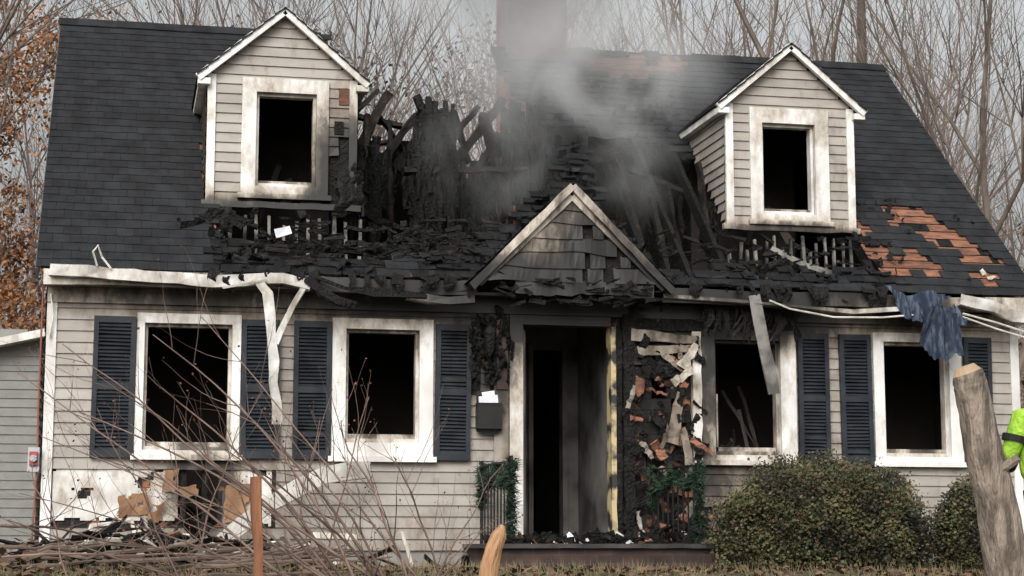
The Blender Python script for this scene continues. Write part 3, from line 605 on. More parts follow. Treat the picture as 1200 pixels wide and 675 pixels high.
w=M("landing_slab"); w.box(-1.0,1.2,-1.4,-.02,-.098,-.06,0,.08,lambda p:(nz(p.y*6,p.x*6)*.006,nz(p.x*6,1)*.008,nz(p.x*5,p.y*5)*.005)); w.build(mat("sooty_slab",(.05,.046,.043),(.015,.015,.015),scale=5),st)
w=M("burnt_debris")
for i in range(280):
    x=ru(-.8,1.1); yy=ru(-1.38,-.1) if R()<.7 else ru(-.1,1.2); z=-.06+ru(0,.06)+ (0.12 if x>.55 else 0)*R(); a=ru(0,6.28); l=ru(.03,.16)
    w.obox([(x,yy,z),(x+math.cos(a)*l,yy+math.sin(a)*l,z+ru(-.01,.06))],ru(.015,.06),ru(.01,.03),0 if R()<.85 else (1 if R()<.6 else 2),jit=.01,taper=ru(.3,1))
w.build([CHAR,SHEA,TRIM],st)
mb=empty("wall_mailbox"); w=M("box_body")
def mbd(x0,x1,z0,z1,y0,y1): w.box(x0,x1,y0,y1,z0,z1,0,.05)
mbd(-.88,-.64,1.02,1.25,-.13,-.025); w.obox([(-.88,-.08,1.255),(-.64,-.08,1.255)],.02,.11,0,up=(0,-1,.0)); w.box(-.87,-.65,-.03,-.022,1.25,1.38,0,.05)
w.tube([(-.76+math.cos(t)*.12,-.08,1.02-abs(math.sin(t))*.04) for t in [k*math.pi/8 for k in range(9)]],.012,6); w.build(BLACK,mb)
w=M("letters"); w.obox([(-.86,-.10,1.28),(-.67,-.07,1.30)],.09,.01,0,jit=.004); w.obox([(-.82,-.06,1.33),(-.70,-.06,1.35)],.07,.008,0,jit=.004); w.build(PAPER,mb)
ln=empty("wall_lantern"); w=M("lantern_body")
w.tube([(-.76,-.13,2.0),(-.76,-.13,1.96),(-.76,-.13,1.94),(-.76,-.13,1.78),(-.76,-.13,1.75),(-.76,-.13,1.70)],[.01,.05,.06,.045,.035,.008],8); w.tube([(-.76,-.02,1.85),(-.76,-.07,1.92),(-.76,-.13,1.99)],.012,6); w.tube([(-.76,-.04,1.85),(-.76,-.02,1.85)],.045,8); w.build(CHAR,ln)
ub=empty("electric_meter_box"); w=M("meter_box"); w.box(-4.98,-4.88,-.1,.02,.58,.80,0,.05); w.box(-4.965,-4.895,-.13,-.102,.64,.76,1,.05); w.tube([(-4.93,-.13,.70),(-4.93,-.16,.70)],.032,12,0); w.build([mat("grey_enamel",(.4,.4,.42)),mat("faded_red_enamel",(.35,.06,.05))],ub)
w=M("conduit"); w.tube([(-4.9,-.06,2.3),(-4.905,-.06,1.2),(-4.9,-.06,.8)],.009,6); w.tube([(-4.9,-.06,.58),(-4.92,-.07,.0),(-4.93,-.08,-.2)],.009,6); w.build(mat("red_conduit",(.25,.08,.06)),ub)
tp=M("blue_tarp")
def td(p): return (nz(p.z*3,p.x*2,5)*.06,-abs(nz(p.x*8,p.z*1.5,6))*.22-abs(nz(p.x*19,p.z*3,6))*.06,nz(p.x*4,2)*.08)
tp.grid((3.12,-.36,2.42),(.72,0,-.04),(.20,-.04,-.30),40,18,0,.5,td,lambda p:nz(p.x*5,p.z*5,3)>.35)
tp.grid((3.42,-.42,2.25),(.46,0,-.05),(.12,.02,-.66),30,36,0,.5,td,lambda p:(p.z<1.72+.5*(abs(p.x-3.75))+nz(p.x*9,p.z)*.12))
tp.build(mat("denim_blue_fabric",(.012,.022,.045),(.09,.115,.15),scale=16,sharp=(.46,.72),rough=.9,stretch=(2,1,.5)),smooth=True)
GREEN=mat("garland_green",(.012,.028,.019),(.026,.045,.026),scale=20,rough=.7,rndv=.5,bump=0)
def railing(p0,p1,z0,z1):
    e=empty("iron_railing"); w=M("railing_bars"); a=Vector((*p0,0)); b=Vector((*p1,0)); n=9
    for i in range(n+1):
        q=a.lerp(b,i/n); rr=.016 if i in (0,n) else .008
        w.tube([(q.x,q.y,z0),(q.x,q.y,z1+(.05 if i in(0,n) else 0))],rr,6)
    w.obox([(a.x,a.y,z1),(b.x,b.y,z1)],.035,.02,0,up=(0,0,1)); w.obox([(a.x,a.y,z0+.1),(b.x,b.y,z0+.1)],.02,.015,0,up=(0,0,1)); w.build(IRON,e)
    e2=empty("evergreen_garland"); g=M("garland_needles")
    path=[]
    for i in range(110):
        t=i/109; q=a.lerp(b,t); path.append(Vector((q.x,q.y,z1-.02-.16*abs(math.sin(t*math.pi*2)))))
    for i in range(60): path.append(Vector((b.x+nz(i*.2,1)*.03,b.y,z1-i/60*(z1-z0)*.95)))
    for i in range(30): path.append(Vector((a.x,a.y-.02,z1-i/50*(z1-z0)*.9)))
    for q in path:
        for k in range(17):
            d=Vector((ru(-1,1),ru(-1,1),ru(-1,.8))).normalized()*ru(.04,.11); s_=d.orthogonal().normalized()*.007; c=q+Vector((ru(-.03,.03),ru(-.03,.03),ru(-.03,.03)))
            r=R(); g.face([g.add(c-s_,r),g.add(c+s_,r),g.add(c+d,r)])
    g.build(GREEN,e2)
railing((-.86,-.25),(-.80,-1.3),-.06,.66); railing((.80,-.25),(.92,-1.3),-.06,.64)
# ================================================================ GROUND
def gz(x,y):
    z=-.30 if y>-2.4 else max(-1.7,-.30-(-2.4-y)*.118)
    if y>9: z+=min(6,(y-9)*.05)
    return z+nz(x*.6,y*.6)*.04+nz(x*2.3,y*2.3,4)*.015
w=M("ground")
def axis(b,c,step): 
    L_=[q for q in (-400,-150,-60,-30) if q<b]; v=b
    while v<=c: L_.append(v); v+=step
    return L_+[q for q in (30,60,150,400) if q>c]
gx=axis(-14,14,.35); gy=axis(-20,12,.35)
ids=[[w.add((x,y,gz(x,y))) for x in gx] for y in gy]
for j in range(len(gy)-1):
    for i in range(len(gx)-1): w.face([ids[j][i],ids[j][i+1],ids[j+1][i+1],ids[j+1][i]])
w.build(mat("leaf_litter_ground",(.11,.075,.045),(.045,.05,.025),scale=2.5,rough=.95,bump=1,detail=10,bdist=.04),smooth=True)
LEAF=mat("dead_leaves",(.15,.085,.048),(.075,.045,.03),scale=3,rough=.9,rndv=.6,bump=0)
w=M("fallen_leaves")
for i in range(9500):
    x=ru(-8,5); yy=ru(-5,-.05) if R()<.8 else ru(0,8)
    if XL<x<XR and yy>0: continue
    if -1<x<1.2 and yy>-1.75: continue
    hp=.16*math.exp(-((x+4.9)/.8)**2-((yy+1.5)/1.2)**2)
    z=gz(x,yy)+R()*.03+hp*R()*1.6; a=ru(0,6.28); s_=ru(.015,.035); u=Vector((math.cos(a),math.sin(a),ru(-.5,.6)))*s_; v=Vector((-math.sin(a),math.cos(a),ru(-.5,.6)))*s_
    c=Vector((x,yy,z+.01)); r=R(); w.face([w.add(c-u-v,r),w.add(c+u-v,r),w.add(c+u+v,r),w.add(c-u+v,r)])
w.build(LEAF)
w=M("dry_grass")
for i in range(6000):
    x=ru(-6,5); yy=ru(-3.2,-.1); 
    if -1<x<1.2 and yy>-1.75: continue
    z=gz(x,yy); h=ru(.04,.13); d=ru(-.05,.05); w.face([w.add((x,yy,z),R()),w.add((x+.008,yy,z)),w.add((x+d,yy+ru(-.03,.03),z+h))])
w.build(mat("grass_blades",(.10,.10,.04),(.17,.13,.07),scale=2,rndv=.5,bump=0))
w=M("debris_pile")
random.seed(5)
for i in range(280):
    x=random.gauss(-3.8,1.0); yy=ru(-1.7,-.2); z=gz(x,yy)+ru(.02,.36)*math.exp(-((x+3.9)/1.4)**2); a=ru(0,6.28); l=ru(.08,.45)
    w.obox([(x,yy,z),(x+math.cos(a)*l,yy+math.sin(a)*l*.6,z+ru(-.08,.16))],ru(.015,.08),ru(.006,.025),random.choice([0,0,0,0,1,2,2,3,3,4]),up=(R(),R(),1),jit=.008)
w.obox([(-4.5,-.5,-.25),(-4.4,-.35,.1),(-4.05,-.3,.14),(-3.95,-.5,-.28)],.04,.02,4); w.obox([(-4.0,-.4,.1),(-3.85,-.7,-.3)],.03,.02,4)
w.obox([(-2.5,-.7,.02),(-2.1,-.9,.0)],.05,.02,4); w.obox([(-1.65,-.5,.05),(-1.55,-.6,-.3)],.03,.02,4); w.obox([(-4.75,-.6,-.1),(-3.2,-.8,-.22)],.06,.03,2)
w.build([CHAR,SHEA,CHARB,SID,TRIM],None,lambda *a:.3)
w=M("fallen_siding_strip")
w.obox([(-1.92,-.28,.62),(-2.1,-.36,.62),(-2.35,-.44,.56),(-2.6,-.5,.45),(-2.85,-.55,.30),(-3.1,-.62,.12),(-3.3,-.7,-.06),(-3.45,-.78,-.24)],.13,.012,0,jit=.008)
w.obox([(-1.95,-.30,.555),(-2.35,-.46,.49),(-2.85,-.57,.23),(-3.3,-.72,-.13)],.03,.03,0,jit=.006)
w.build(mat("pale_siding_strip",(.50,.48,.45),(.30,.28,.25),scale=6,rough=.6))
w=M("fallen_branches")
for i in range(24):
    x=ru(-5.2,-3.2); yy=ru(-3,-1.2); z=gz(x,yy)+ru(.02,.2); a=ru(-.4,.4); l=ru(.6,1.6)
    w.tube([(x+l*k/6*math.cos(a),yy+l*k/6*math.sin(a),z+nz(k*.5,i*3)*.07+k*.012) for k in range(7)],[.02*(1-k*.12) for k in range(7)],6)
w.build(mat("fallen_branch_bark",(.14,.10,.075),(.07,.05,.04)))
w=M("wooden_stake"); w.obox([(-3.42,-7,-.95),(-3.41,-7,-.4),(-3.41,-7,-.1),(-3.425,-7,.1),(-3.43,-7,.30)],.055,.04,0,jit=.005); w.build(mat("stake_wood_brown",(.24,.095,.04),(.13,.05,.026),scale=8,stretch=(2,2,.3),bump=.8))
w=M("broken_branch_stake")
w.tube([(-2.16,-7,-.95),(-2.15,-7,-.4),(-2.125,-7,-.2),(-2.10,-7,-.1),(-2.07,-7,-.02),(-2.045,-7,.035)],[.06,.055,.053,.05,.044,.014],11,jit=.1); w.build(mat("fresh_split_wood",(.42,.25,.13),(.26,.13,.06),scale=8,stretch=(3,3,.3),bump=.8))
BARK=mat("grey_bark",(.27,.22,.18),(.10,.08,.062),scale=9,rough=.9,bump=1,stretch=(2,2,.45),bdist=.03,sharp=(.4,.6))
w=M("cut_tree_trunk")
pp=[];rr_=[]
key=[((1.12,-7,-1.0),.16),((1.06,-7,-.5),.145),((.985,-7,.0),.128),((.90,-7,.45),.113),((.82,-7,.85),.10),((.80,-7,.95),.092)]
for (a,ra),(b,rb) in zip(key,key[1:]):
    for k in range(6):
        t=k/6; q=Vector(a).lerp(Vector(b),t); pp.append(q+Vector((nz(q.z*3,1)*.012,0,0))); rr_.append((ra+(rb-ra)*t)*(1+nz(q.z*5,7)*.07))
pp.append(Vector(key[-1][0])); rr_.append(.09)
w.tube(pp,rr_,18,jit=.035); w.tube([(.80,-7,.95),(.785,-7,.99)],[.088,.06],16,1)
w.tube([(.93,-7.05,.35),(1.02,-7.12,.42),(1.04,-7.14,.44)],[.035,.028,.026],8,0)
w.build([BARK,mat("cut_wood_face",(.42,.30,.19))],smooth=False)
# ================================================================ FOLIAGE
def bush(name,cx,cy,z0,rx,ry,h,n,cols):
    e=M(name)
    def rad(th,ph):
        d=Vector((math.cos(th)*math.cos(ph),math.sin(th)*math.cos(ph),math.sin(ph)))
        return d,1+.16*nz(d.x*2.2+cx,d.y*2.2,d.z*2.2)+.10*nz(d.x*6,d.y*6+cx,d.z*6)
    nt,np_=28,12; ids=[]
    for j in range(np_+1):
        for i in range(nt):
            d,k=rad(2*math.pi*i/nt,-.5+j/np_*(math.pi/2+.5)); k*=.84
            ids.append(e.add((cx+d.x*rx*k,cy+d.y*ry*k,z0+h*.4+d.z*h*.6*k),0))
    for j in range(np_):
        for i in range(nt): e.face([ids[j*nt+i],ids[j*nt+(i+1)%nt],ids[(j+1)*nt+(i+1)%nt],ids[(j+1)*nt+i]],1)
    for i in range(n):
        th=ru(0,6.283); ph=math.asin(ru(-.5,1)); d,k=rad(th,ph); k*=ru(.8,1.04)+ (R()**6)*.16
        c=Vector((cx+d.x*rx*k,cy+d.y*ry*k,z0+h*.4+d.z*h*.6*k)); s_=ru(.010,.022)
        u=Vector((ru(-1,1),ru(-1,1),ru(-1,1))).normalized()*s_; v=u.orthogonal().normalized()*s_*.6; r=min(1,max(0,.5+nz(c.x*4,c.y*4,c.z*4)*.9+ru(-.25,.25)))
        e.face([e.add(c-u,r),e.add(c-v*1.2,r),e.add(c+u,r),e.add(c+v*1.2,r)],0 if R()<.80 else 2)
    e.build(cols)
BX=mat("boxwood_leaf",(.033,.041,.014),(.052,.048,.019),scale=5,rough=.6,rndv=.8,bump=0)
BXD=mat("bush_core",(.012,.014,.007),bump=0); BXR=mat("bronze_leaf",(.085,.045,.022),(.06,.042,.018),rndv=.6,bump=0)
random.seed(3)
bush("boxwood_bush",1.93,-1.75,-.42,.96,.65,1.08,42000,[BX,BXD,BXR])
bush("small_bush",3.22,-2.0,-.38,.34,.32,.88,9000,[BX,BXD,BXR])
def branchy(m,p,d,r,L,depth,up=.1,spread=.6,n=5,nk=(2,3),wig=.18,seglen=4,rk=.66,mi=0,tips=None):
    pts=[p.copy()]; rads=[r]; q=p.copy(); dd=d.normalized()
    for i in range(seglen):
        dd=(dd+Vector((ru(-wig,wig),ru(-wig,wig),ru(-wig,wig)+up*.3))).normalized(); q=q+dd*(L/seglen); pts.append(q.copy()); rads.append(r*(1-.35*(i+1)/seglen))
    m.tube(pts,rads,max(3,n),mi)
    if depth<=0:
        if tips is not None: tips.append(pts[-1]); tips.append(pts[-2])
        return
    for k in range(random.randint(*nk)):
        t=ru(.45,1); idx=min(seglen,int(t*seglen)); b=pts[idx]
        ax=Vector((ru(-1,1),ru(-1,1),ru(-.3,.7))).normalized()
        branchy(m,b,(dd+ax*spread).normalized(),rads[idx]*rk,L*ru(.62,.85),depth-1,up,spread,max(3,n-1),nk,wig,max(2,seglen-1) if depth>2 else 3,rk,mi,tips)
    branchy(m,pts[-1],dd,rads[-1]*.85,L*.8,depth-1,up,spread,max(3,n-1),nk,wig,3,rk,mi,tips)
TW=mat("twig_bark",(.17,.115,.092),(.085,.056,.046),rough=.7,bump=0,rndv=.4)
random.seed(21)
w=M("bare_shrub"); tips=[]
def stem(p0,p1,sag,r):
    p0=Vector(p0);p1=Vector(p1); n=14; pts=[]; ph=ru(0,9)
    for i in range(n+1):
        t=i/n; q=p0.lerp(p1,t); q.z+=sag*math.sin(t*math.pi)+nz(t*4,ph)*.045; q.x+=nz(t*4,ph,4)*.05; q.y+=nz(t*3,ph,8)*.06; pts.append(q)
    w.tube(pts,[r*(1-.75*i/n) for i in range(n+1)],5)
    for i in range(2,n):
        if R()<.68:
            d=(pts[i]-pts[i-1]).normalized(); ax=Vector((ru(-1,1),ru(-.5,.5),ru(-.5,1))).normalized()
            branchy(w,pts[i],(d+ax*.8).normalized(),r*.38*(1-.5*i/n),ru(.12,.38),1,.15,.6,4,(0,2),.15,4,.6,0,tips)
B=(-2.35,-6.5,-.75)
for p1 in ((-4.5,-6.6,1.05),(-4.0,-6.4,1.15),(-3.95,-6.7,.8),(-4.6,-6.5,.55),(-4.7,-6.6,.22),(-3.7,-6.3,1.25),(-3.5,-6.5,.75),(-4.2,-6.3,.4),(-3.2,-6.6,.55),(-4.75,-6.5,.05),(-3.9,-6.8,.1),(-2.9,-6.4,.65),(-2.6,-6.5,.45),(-4.3,-6.9,.85),(-4.4,-6.2,.7),(-3.6,-6.9,.45),(-4.75,-6.4,.9)):
    stem((B[0]+ru(-.25,.3),B[1]+ru(-.2,.2),B[2]),p1,ru(-.02,.22),ru(.009,.0145))
for p0,p1 in (((-3.6,-6.5,-.8),(-4.3,-6.5,.7)),((-3.9,-6.4,-.8),(-3.5,-6.5,.6)),((-4.3,-6.5,-.8),(-4.65,-6.4,.4)),((-2.7,-6.4,-.8),(-1.95,-6.4,.1)),((-2.6,-6.4,-.8),(-1.95,-6.5,.40)),((-3.1,-6.4,-.8),(-2.75,-6.4,.8)),((-4.8,-6.4,-.15),(-3.0,-6.5,-.2)),((-4.8,-6.4,.02),(-3.6,-6.5,-.22))):
    stem(p0,p1,.05,.009)
for t in tips[::2]:
    c=t+Vector((ru(-.02,.02),ru(-.02,.02),ru(-.02,.02))); s_=ru(.005,.010); u=Vector((ru(-1,1),ru(-1,1),ru(-1,1))).normalized()*s_; v=u.orthogonal().normalized()*s_; w.face([w.add(c-u),w.add(c-v),w.add(c+u),w.add(c+v)],1)
w.build([TW,mat("red_bud",(.16,.05,.03),bump=0)])
TB=mat("bare_tree_bark",(.18,.145,.12),(.09,.072,.062),scale=3,rough=.9,bump=.3,rndv=.2)
TB2=mat("distant_tree_bark",(.17,.135,.12),(.11,.085,.076),scale=3,rough=.9,bump=0,rndv=.35)
meshes=[]
for k in range(5):
    random.seed(100+k); w=M("tree_limbs_%d"%k); branchy(w,Vector((0,0,0)),Vector((ru(-.08,.08),ru(-.05,.05),1)),.13+.02*k,3.4,6,.16,.75,6,(1,3) if k%2 else (2,2),.14,5,.60); ob=w.build(TB2); meshes.append(ob.data); bpy.data.objects.remove(ob)
random.seed(33)
dt=empty("distant_trees")
for i in range(36):
    yy=ru(15,42); x=-4.2+ (yy+17)*(-.12+.68*((i*0.618)%1))
    o=bpy.data.objects.new("tree",random.choice(meshes)); scene.collection.objects.link(o); o.parent=dt; s_=ru(.75,1.2)*(1+yy*.006); o.location=(x,yy,gz(x,yy)-.1); o.scale=(s_,s_,s_*ru(.9,1.15)); o.rotation_euler=(0,0,ru(0,6.28))
for k,(x,yy,sd,rr,lean,nk,sp) in enumerate(((8.0,11,206,.30,.05,(1,2),.6),(10.4,11,209,.14,-.05,(1,3),.7),(-6.3,12,213,.14,-.02,(2,3),.68),(-1.6,15,217,.12,.03,(2,3),.68))):
    random.seed(sd); w=M("bare_tree"); p=Vector((x,yy,-.4)); branchy(w,p,Vector((lean,0,1)),rr,4.2,6,.16,sp,9,nk,.12,6,.72 if k==0 else .66); w.build(TB)
def leafcloud(name,blobs,n,size,m_):
    w=M(name)
    for (x,yy,z,rx,rz) in blobs:
        for i in range(int(n*rx*rz)):
            d=Vector((random.gauss(0,.45),random.gauss(0,.45),random.gauss(0,.45))); c=Vector((x+d.x*rx,yy+d.y*rx,z+d.z*rz))
            if nz(c.x*1.3,c.y*1.3,c.z*1.3)<-.05: continue
            s_=size*ru(.5,1.2); u=Vector((ru(-1,1),ru(-1,1),ru(-1,1))).normalized()*s_; v=u.orthogonal().normalized()*s_*.6; r=R()
            w.face([w.add(c-u,r),w.add(c-v,r),w.add(c+u,r),w.add(c+v,r)])
    return w
OR=mat("autumn_orange_leaf",(.36,.155,.055),(.17,.08,.04),rndv=.5,bump=0,scale=1); BRL=mat("autumn_brown_leaf",(.14,.085,.058),(.10,.068,.05),rndv=.5,bump=0,scale=1); EG=mat("pine_needles",(.035,.046,.034),(.05,.058,.04),rndv=.5,bump=0,scale=1)
random.seed(61)
leafcloud("autumn_tree_foliage",[(-6.2,15,6.8,1.0,1.5),(-6.0,16,5,1.0,1.2),(-6.1,14,3.6,.8,1.3),(-5.9,17,8.6,1.1,.8),(-6.6,16,9,1.3,1.0),(-5.2,18,9.6,1.4,.5),(-6.2,17,2.4,1.2,1.2)],1900,.06,None).build(OR)
w=leafcloud("autumn_undergrowth",[(-9+k*1.6,ru(20,30),ru(1,4),2.2,2.2) for k in range(6)]+[(-7+k*.6,19,2+k*1.1,1.6,1.6) for k in range(4)]+[(9+ru(0,10),ru(14,26),ru(0,5.5),2.4,2.4) for k in range(18)],260,.075,None); w.build(BRL)
leafcloud("pine_tree_foliage",[(-.6,24,11.0,1.3,.8),(.6,24,10.4,1.6,.6),(-1.0,24,9.4,1.4,.5),(5.2,26,12.0,1.6,1.0),(4.4,26,11,1.4,.8),(5.8,26,10.6,1.6,.5),(7.0,28,11.8,1.5,.7),(13,26,9,1.3,1.3)],900,.08,None).build(EG)
w=M("woodland_background")
for i in range(22000):
    yy=ru(40,60); x=-4+(yy+17)*ru(-.2,.62); z=abs(random.gauss(0,1))*2.4; z=gz(x,yy)+min(z,8)+nz(x*.2,1)*1.2; s_=ru(.08,.25); u=Vector((ru(-1,1),0,ru(-1,1))).normalized()*s_; v=Vector((-u.z,0,u.x))*.5; r=R()
    c=Vector((x,yy,z)); w.face([w.add(c-u,r),w.add(c-v,r),w.add(c+u,r),w.add(c+v,r)])
w.build(mat("far_brush",(.17,.125,.105),(.12,.09,.078),rndv=.4,bump=0,scale=.5))
nb_=empty("neighbour_house"); w=M("neighbour_siding")
siding(w,-12,-5.25,-.3,2.3,8,(),dx=1,lap=.12); 
siding(w,lambda z:-12+(z-2.3)*1.0,lambda z:-5.25 if z<2.66 else -5.25-(z-2.66)*3,2.3,3.6,8,dx=1,lap=.12)
w.T=lambda x,y,z:(-5.25-y,x,z); siding(w,8.0,14,-.3,2.66,0,dx=1,lap=.12); w.T=None
w.build(mat("grey_siding",(.20,.20,.185),(.165,.165,.155)),nb_)
w=M("neighbour_roof"); w.obox([(-6.4,7.85,2.43),(-5.05,7.85,2.75)],.10,.3,0,up=(0,-1,0)); 
w.obox([(-6.4,7.85,2.43),(-9,7.85,1.55)],.10,.3,0,up=(0,-1,0)); w.build(TRIM,nb_,lambda *a:.15)
w=M("neighbour_roof_planes"); w.quad((-9,7.8,1.65),(-5.0,7.8,2.84),(-5.0,14,2.84),(-9,14,1.65)); w.build(SHIN,nb_)
# ================================================================ FIREFIGHTER (standing at right frame edge, facing the house)
ff=empty("firefighter")
HV=mat("hi_vis_jacket",(.36,.60,.05),(.20,.38,.03),scale=6,rough=.8,bump=1,bdist=.04,bs=14); NVY=mat("dark_turnout_trousers",(.02,.02,.024)); GLV=mat("black_glove",(.015,.015,.015)); SK=mat("skin",(.5,.3,.22)); HL=mat("helmet_black",(.02,.02,.02),rough=.3); RF=mat("reflective_tape",(.5,.5,.48),rough=.3)
def skin(name,vs,es,rs,m_,sub=2,root=0):
    me=bpy.data.meshes.new(name); me.from_pydata(vs,es,[]); me.materials.append(m_); ob=bpy.data.objects.new(name,me); scene.collection.objects.link(ob); ob.parent=ff
    md=ob.modifiers.new("s",'SKIN'); 
    for i,r_ in enumerate(rs): me.skin_vertices[0].data[i].radius=(r_,r_*.8) if not isinstance(r_,tuple) else r_
    me.skin_vertices[0].data[root].use_root=True
    sb=ob.modifiers.new("d",'SUBSURF'); sb.levels=sub; sb.render_levels=sub; md.use_smooth_shade=True; return ob
fx,fy,fz=2.90,-4.0,gz(2.90,-4)-.02
V_=lambda x,y,z:(fx+x,fy+y,fz+z)
skin("jacket",[V_(0,0,.86),V_(0,.02,1.08),V_(0,.03,1.28),V_(0,.02,1.42),V_(-.20,.02,1.41),V_(-.29,.04,1.14),V_(-.25,.24,1.00),V_(.20,.02,1.41),V_(.29,.05,1.14),V_(.24,.26,1.06),V_(0,.02,1.50)],
 [(0,1),(1,2),(2,3),(3,4),(4,5),(5,6),(3,7),(7,8),(8,9),(3,10)],[(.24,.19),(.23,.18),(.23,.17),(.17,.13),.11,.09,.07,.11,.09,.07,.08],HV)
skin("trousers",[V_(0,0,.92),V_(-.11,0,.8),V_(-.13,.02,.46),V_(-.14,-.01,.09),V_(.11,0,.8),V_(.13,.02,.46),V_(.14,-.01,.09)],[(0,1),(1,2),(2,3),(0,4),(4,5),(5,6)],[(.18,.14),.12,.09,.08,.12,.09,.08],NVY)
for s_ in (-1,1): skin("boot",[V_(.14*s_,-.03,.10),V_(.14*s_,-.02,.045),V_(.145*s_,.12,.04),V_(.15*s_,.2,.03)],[(0,1),(1,2),(2,3)],[.06,.05,.048,.03],GLV)
skin("head",[V_(0,.02,1.5),V_(0,.03,1.58),V_(0,.04,1.66),V_(0,.04,1.74)],[(0,1),(1,2),(2,3)],[.05,.055,.085,.075],SK)
w=M("face"); w.tube([V_(0,.13,1.68),V_(0,.155,1.645),V_(0,.13,1.63)],[.008,.014,.008],6)
for s_ in (-1,1): w.tube([V_(.085*s_,.03,1.69),V_(.095*s_,.03,1.66),V_(.088*s_,.03,1.63)],[.008,.015,.008],6); w.tube([V_(.03*s_,.115,1.675),V_(.03*s_,.125,1.675)],[.012,.004],6,1)
w.tube([V_(-.02,.122,1.60),V_(.02,.122,1.60)],.005,5,1); w.build([SK,GLV],ff)
w=M("helmet"); 
w.tube([V_(0,.02,1.70),V_(0,.02,1.705),V_(0,.025,1.72),V_(0,.03,1.78),V_(0,.03,1.83),V_(0,.03,1.86)],[.17,.165,.125,.115,.08,.02],20); w.build(HL,ff)
for s_,hx,hy,hz in ((-1,-.25,.26,.97),(1,.24,.28,1.03)):
    skin("palm",[V_(hx,hy-.01,hz),V_(hx,hy+.04,hz-.03),V_(hx,hy+.08,hz-.05)],[(0,1),(1,2)],[.034,.036,.036],GLV)
    for k in range(4):
        o=(k-1.5)*.021; L_=(.85,1,.95,.75)[k]; skin("finger",[V_(hx+o,hy+.085,hz-.05),V_(hx+o,hy+.085+.03*L_,hz-.065),V_(hx+o,hy+.085+.045*L_,hz-.095),V_(hx+o,hy+.085+.04*L_,hz-.12)],[(0,1),(1,2),(2,3)],[.011,.010,.009,.008],GLV,1)
    skin("thumb",[V_(hx-s_*.03,hy+.03,hz-.03),V_(hx-s_*.05,hy+.06,hz-.045),V_(hx-s_*.05,hy+.09,hz-.06)],[(0,1),(1,2)],[.013,.012,.010],GLV,1)
w=M("air_pack"); w.tube([V_(0,-.24,.95),V_(0,-.24,.99),V_(0,-.24,1.30),V_(0,-.24,1.36)],[.05,.085,.085,.04],14)
for s_ in (-1,1): w.obox([V_(.12*s_,-.17,.98),V_(.13*s_,-.19,1.2),V_(.14*s_,-.15,1.4),V_(.14*s_,-.02,1.49),V_(.13*s_,.14,1.40),V_(.12*s_,.2,1.2)],.06,.015,0,up=(0,-1,.3))
w.build(GLV,ff)
w=M("sleeve_bands")
for s_ in (-1,1):
    a=Vector(V_(.245*s_,.03,1.27)); b=Vector(V_(.258*s_,.033,1.22)); w.tube([a,b],[.103,.10],16)
    a=Vector(V_(.275*s_,.12,1.09)); b=Vector(V_(.265*s_,.17,1.05)); w.tube([a,b],[.088,.083],16)
w.build(GLV,ff)
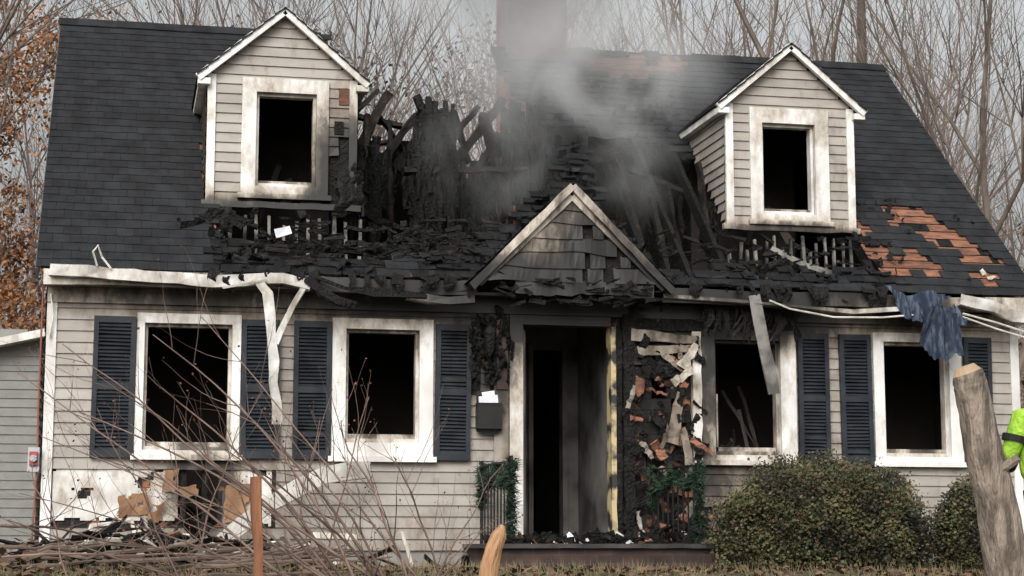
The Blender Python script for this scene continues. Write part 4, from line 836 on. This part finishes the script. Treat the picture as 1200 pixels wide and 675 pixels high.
# ================================================================ SMOKE
def smoke(parent,c,r,dens,seed,thr=.42):
    import bmesh
    me=bpy.data.meshes.new("smoke_puff"); bm=bmesh.new(); bmesh.ops.create_icosphere(bm,subdivisions=3,radius=1); bm.to_mesh(me); bm.free()
    ob=bpy.data.objects.new("smoke_puff",me); scene.collection.objects.link(ob); ob.location=c; ob.scale=r; ob.parent=parent
    m=bpy.data.materials.new("smoke"); m.use_nodes=True; N=m.node_tree.nodes; L=m.node_tree.links; N.clear()
    out=N.new("ShaderNodeOutputMaterial"); pv=N.new("ShaderNodeVolumePrincipled"); pv.inputs["Color"].default_value=(.95,.975,1,1); pv.inputs["Anisotropy"].default_value=-.25
    tc=N.new("ShaderNodeTexCoord"); ln_=N.new("ShaderNodeVectorMath"); ln_.operation='LENGTH'; L.new(tc.outputs["Object"],ln_.inputs[0])
    mr=N.new("ShaderNodeMapRange"); mr.interpolation_type='SMOOTHSTEP'; mr.inputs[1].default_value=.98; mr.inputs[2].default_value=.10; mr.inputs[3].default_value=0; mr.inputs[4].default_value=1; L.new(ln_.outputs["Value"],mr.inputs[0])
    ge=N.new("ShaderNodeNewGeometry"); mp=N.new("ShaderNodeMapping"); mp.inputs["Location"].default_value=(seed,seed*.7,0); mp.inputs["Scale"].default_value=(1,1,.7); L.new(ge.outputs["Position"],mp.inputs["Vector"])
    n=N.new("ShaderNodeTexNoise"); n.inputs["Scale"].default_value=1.5; n.inputs["Detail"].default_value=5; n.inputs["Distortion"].default_value=1.0; L.new(mp.outputs[0],n.inputs["Vector"])
    m2=N.new("ShaderNodeMapRange"); m2.inputs[1].default_value=thr; m2.inputs[2].default_value=thr+.24; m2.inputs[3].default_value=.06; L.new(n.outputs["Fac"],m2.inputs[0])
    mu=N.new("ShaderNodeMath"); mu.operation='MULTIPLY'; L.new(mr.outputs[0],mu.inputs[0]); L.new(m2.outputs[0],mu.inputs[1])
    mk=N.new("ShaderNodeMath"); mk.operation='MULTIPLY'; mk.inputs[1].default_value=dens; L.new(mu.outputs[0],mk.inputs[0]); L.new(mk.outputs[0],pv.inputs["Density"]); L.new(pv.outputs[0],out.inputs["Volume"])
    me.materials.append(m)
sm=empty("smoke_plume")
smoke(sm,(.1,2.2,6.5),(2.1,1.2,1.5),2.6,1.0,.34)
smoke(sm,(.7,1.8,5.1),(1.9,1.0,1.1),1.8,5.0,.39)
smoke(sm,(-.4,1.5,4.1),(1.0,.8,1.1),.55,9.0,.42)
smoke(sm,(1.0,.8,3.9),(.7,.6,.9),.55,13.0,.44)
# ================================================================ LIGHT, SKY, CAMERA
world=bpy.data.worlds.new("World"); scene.world=world; world.use_nodes=True; N=world.node_tree.nodes; L=world.node_tree.links
bg=N["Background"]; sky=N.new("ShaderNodeTexSky"); sky.sky_type='NISHITA'; sky.sun_disc=False; el,az=math.radians(36),math.radians(205)
sky.sun_elevation=el; sky.sun_rotation=az; sky.air_density=1.6; sky.dust_density=8; sky.ozone_density=1.0
hs=N.new("ShaderNodeHueSaturation"); hs.inputs["Saturation"].default_value=.2; hs.inputs["Value"].default_value=1.3; L.new(sky.outputs[0],hs.inputs["Color"]); L.new(hs.outputs[0],bg.inputs["Color"]); bg.inputs["Strength"].default_value=.145
sl=bpy.data.lights.new("sun",'SUN'); sl.energy=.85; sl.angle=math.radians(30); sl.color=(1,.98,.95); so=bpy.data.objects.new("sun",sl); scene.collection.objects.link(so)
sd=Vector((math.sin(az)*math.cos(el),math.cos(az)*math.cos(el),math.sin(el))); so.rotation_euler=sd.to_track_quat('Z','Y').to_euler()
cam=bpy.data.cameras.new("camera"); co=bpy.data.objects.new("camera",cam); scene.collection.objects.link(co); scene.camera=co
co.location=(-4.154,-17.25,-.08); f=2163.; p=math.atan(302.5/f); co.rotation_euler=(math.radians(90)+p,0,-math.radians(11.9)); cam.sensor_width=36; cam.lens=36*f/1200; cam.clip_end=1500; cam.clip_start=.1
scene.view_settings.view_transform='Standard'; scene.view_settings.look='None'; scene.view_settings.exposure=0
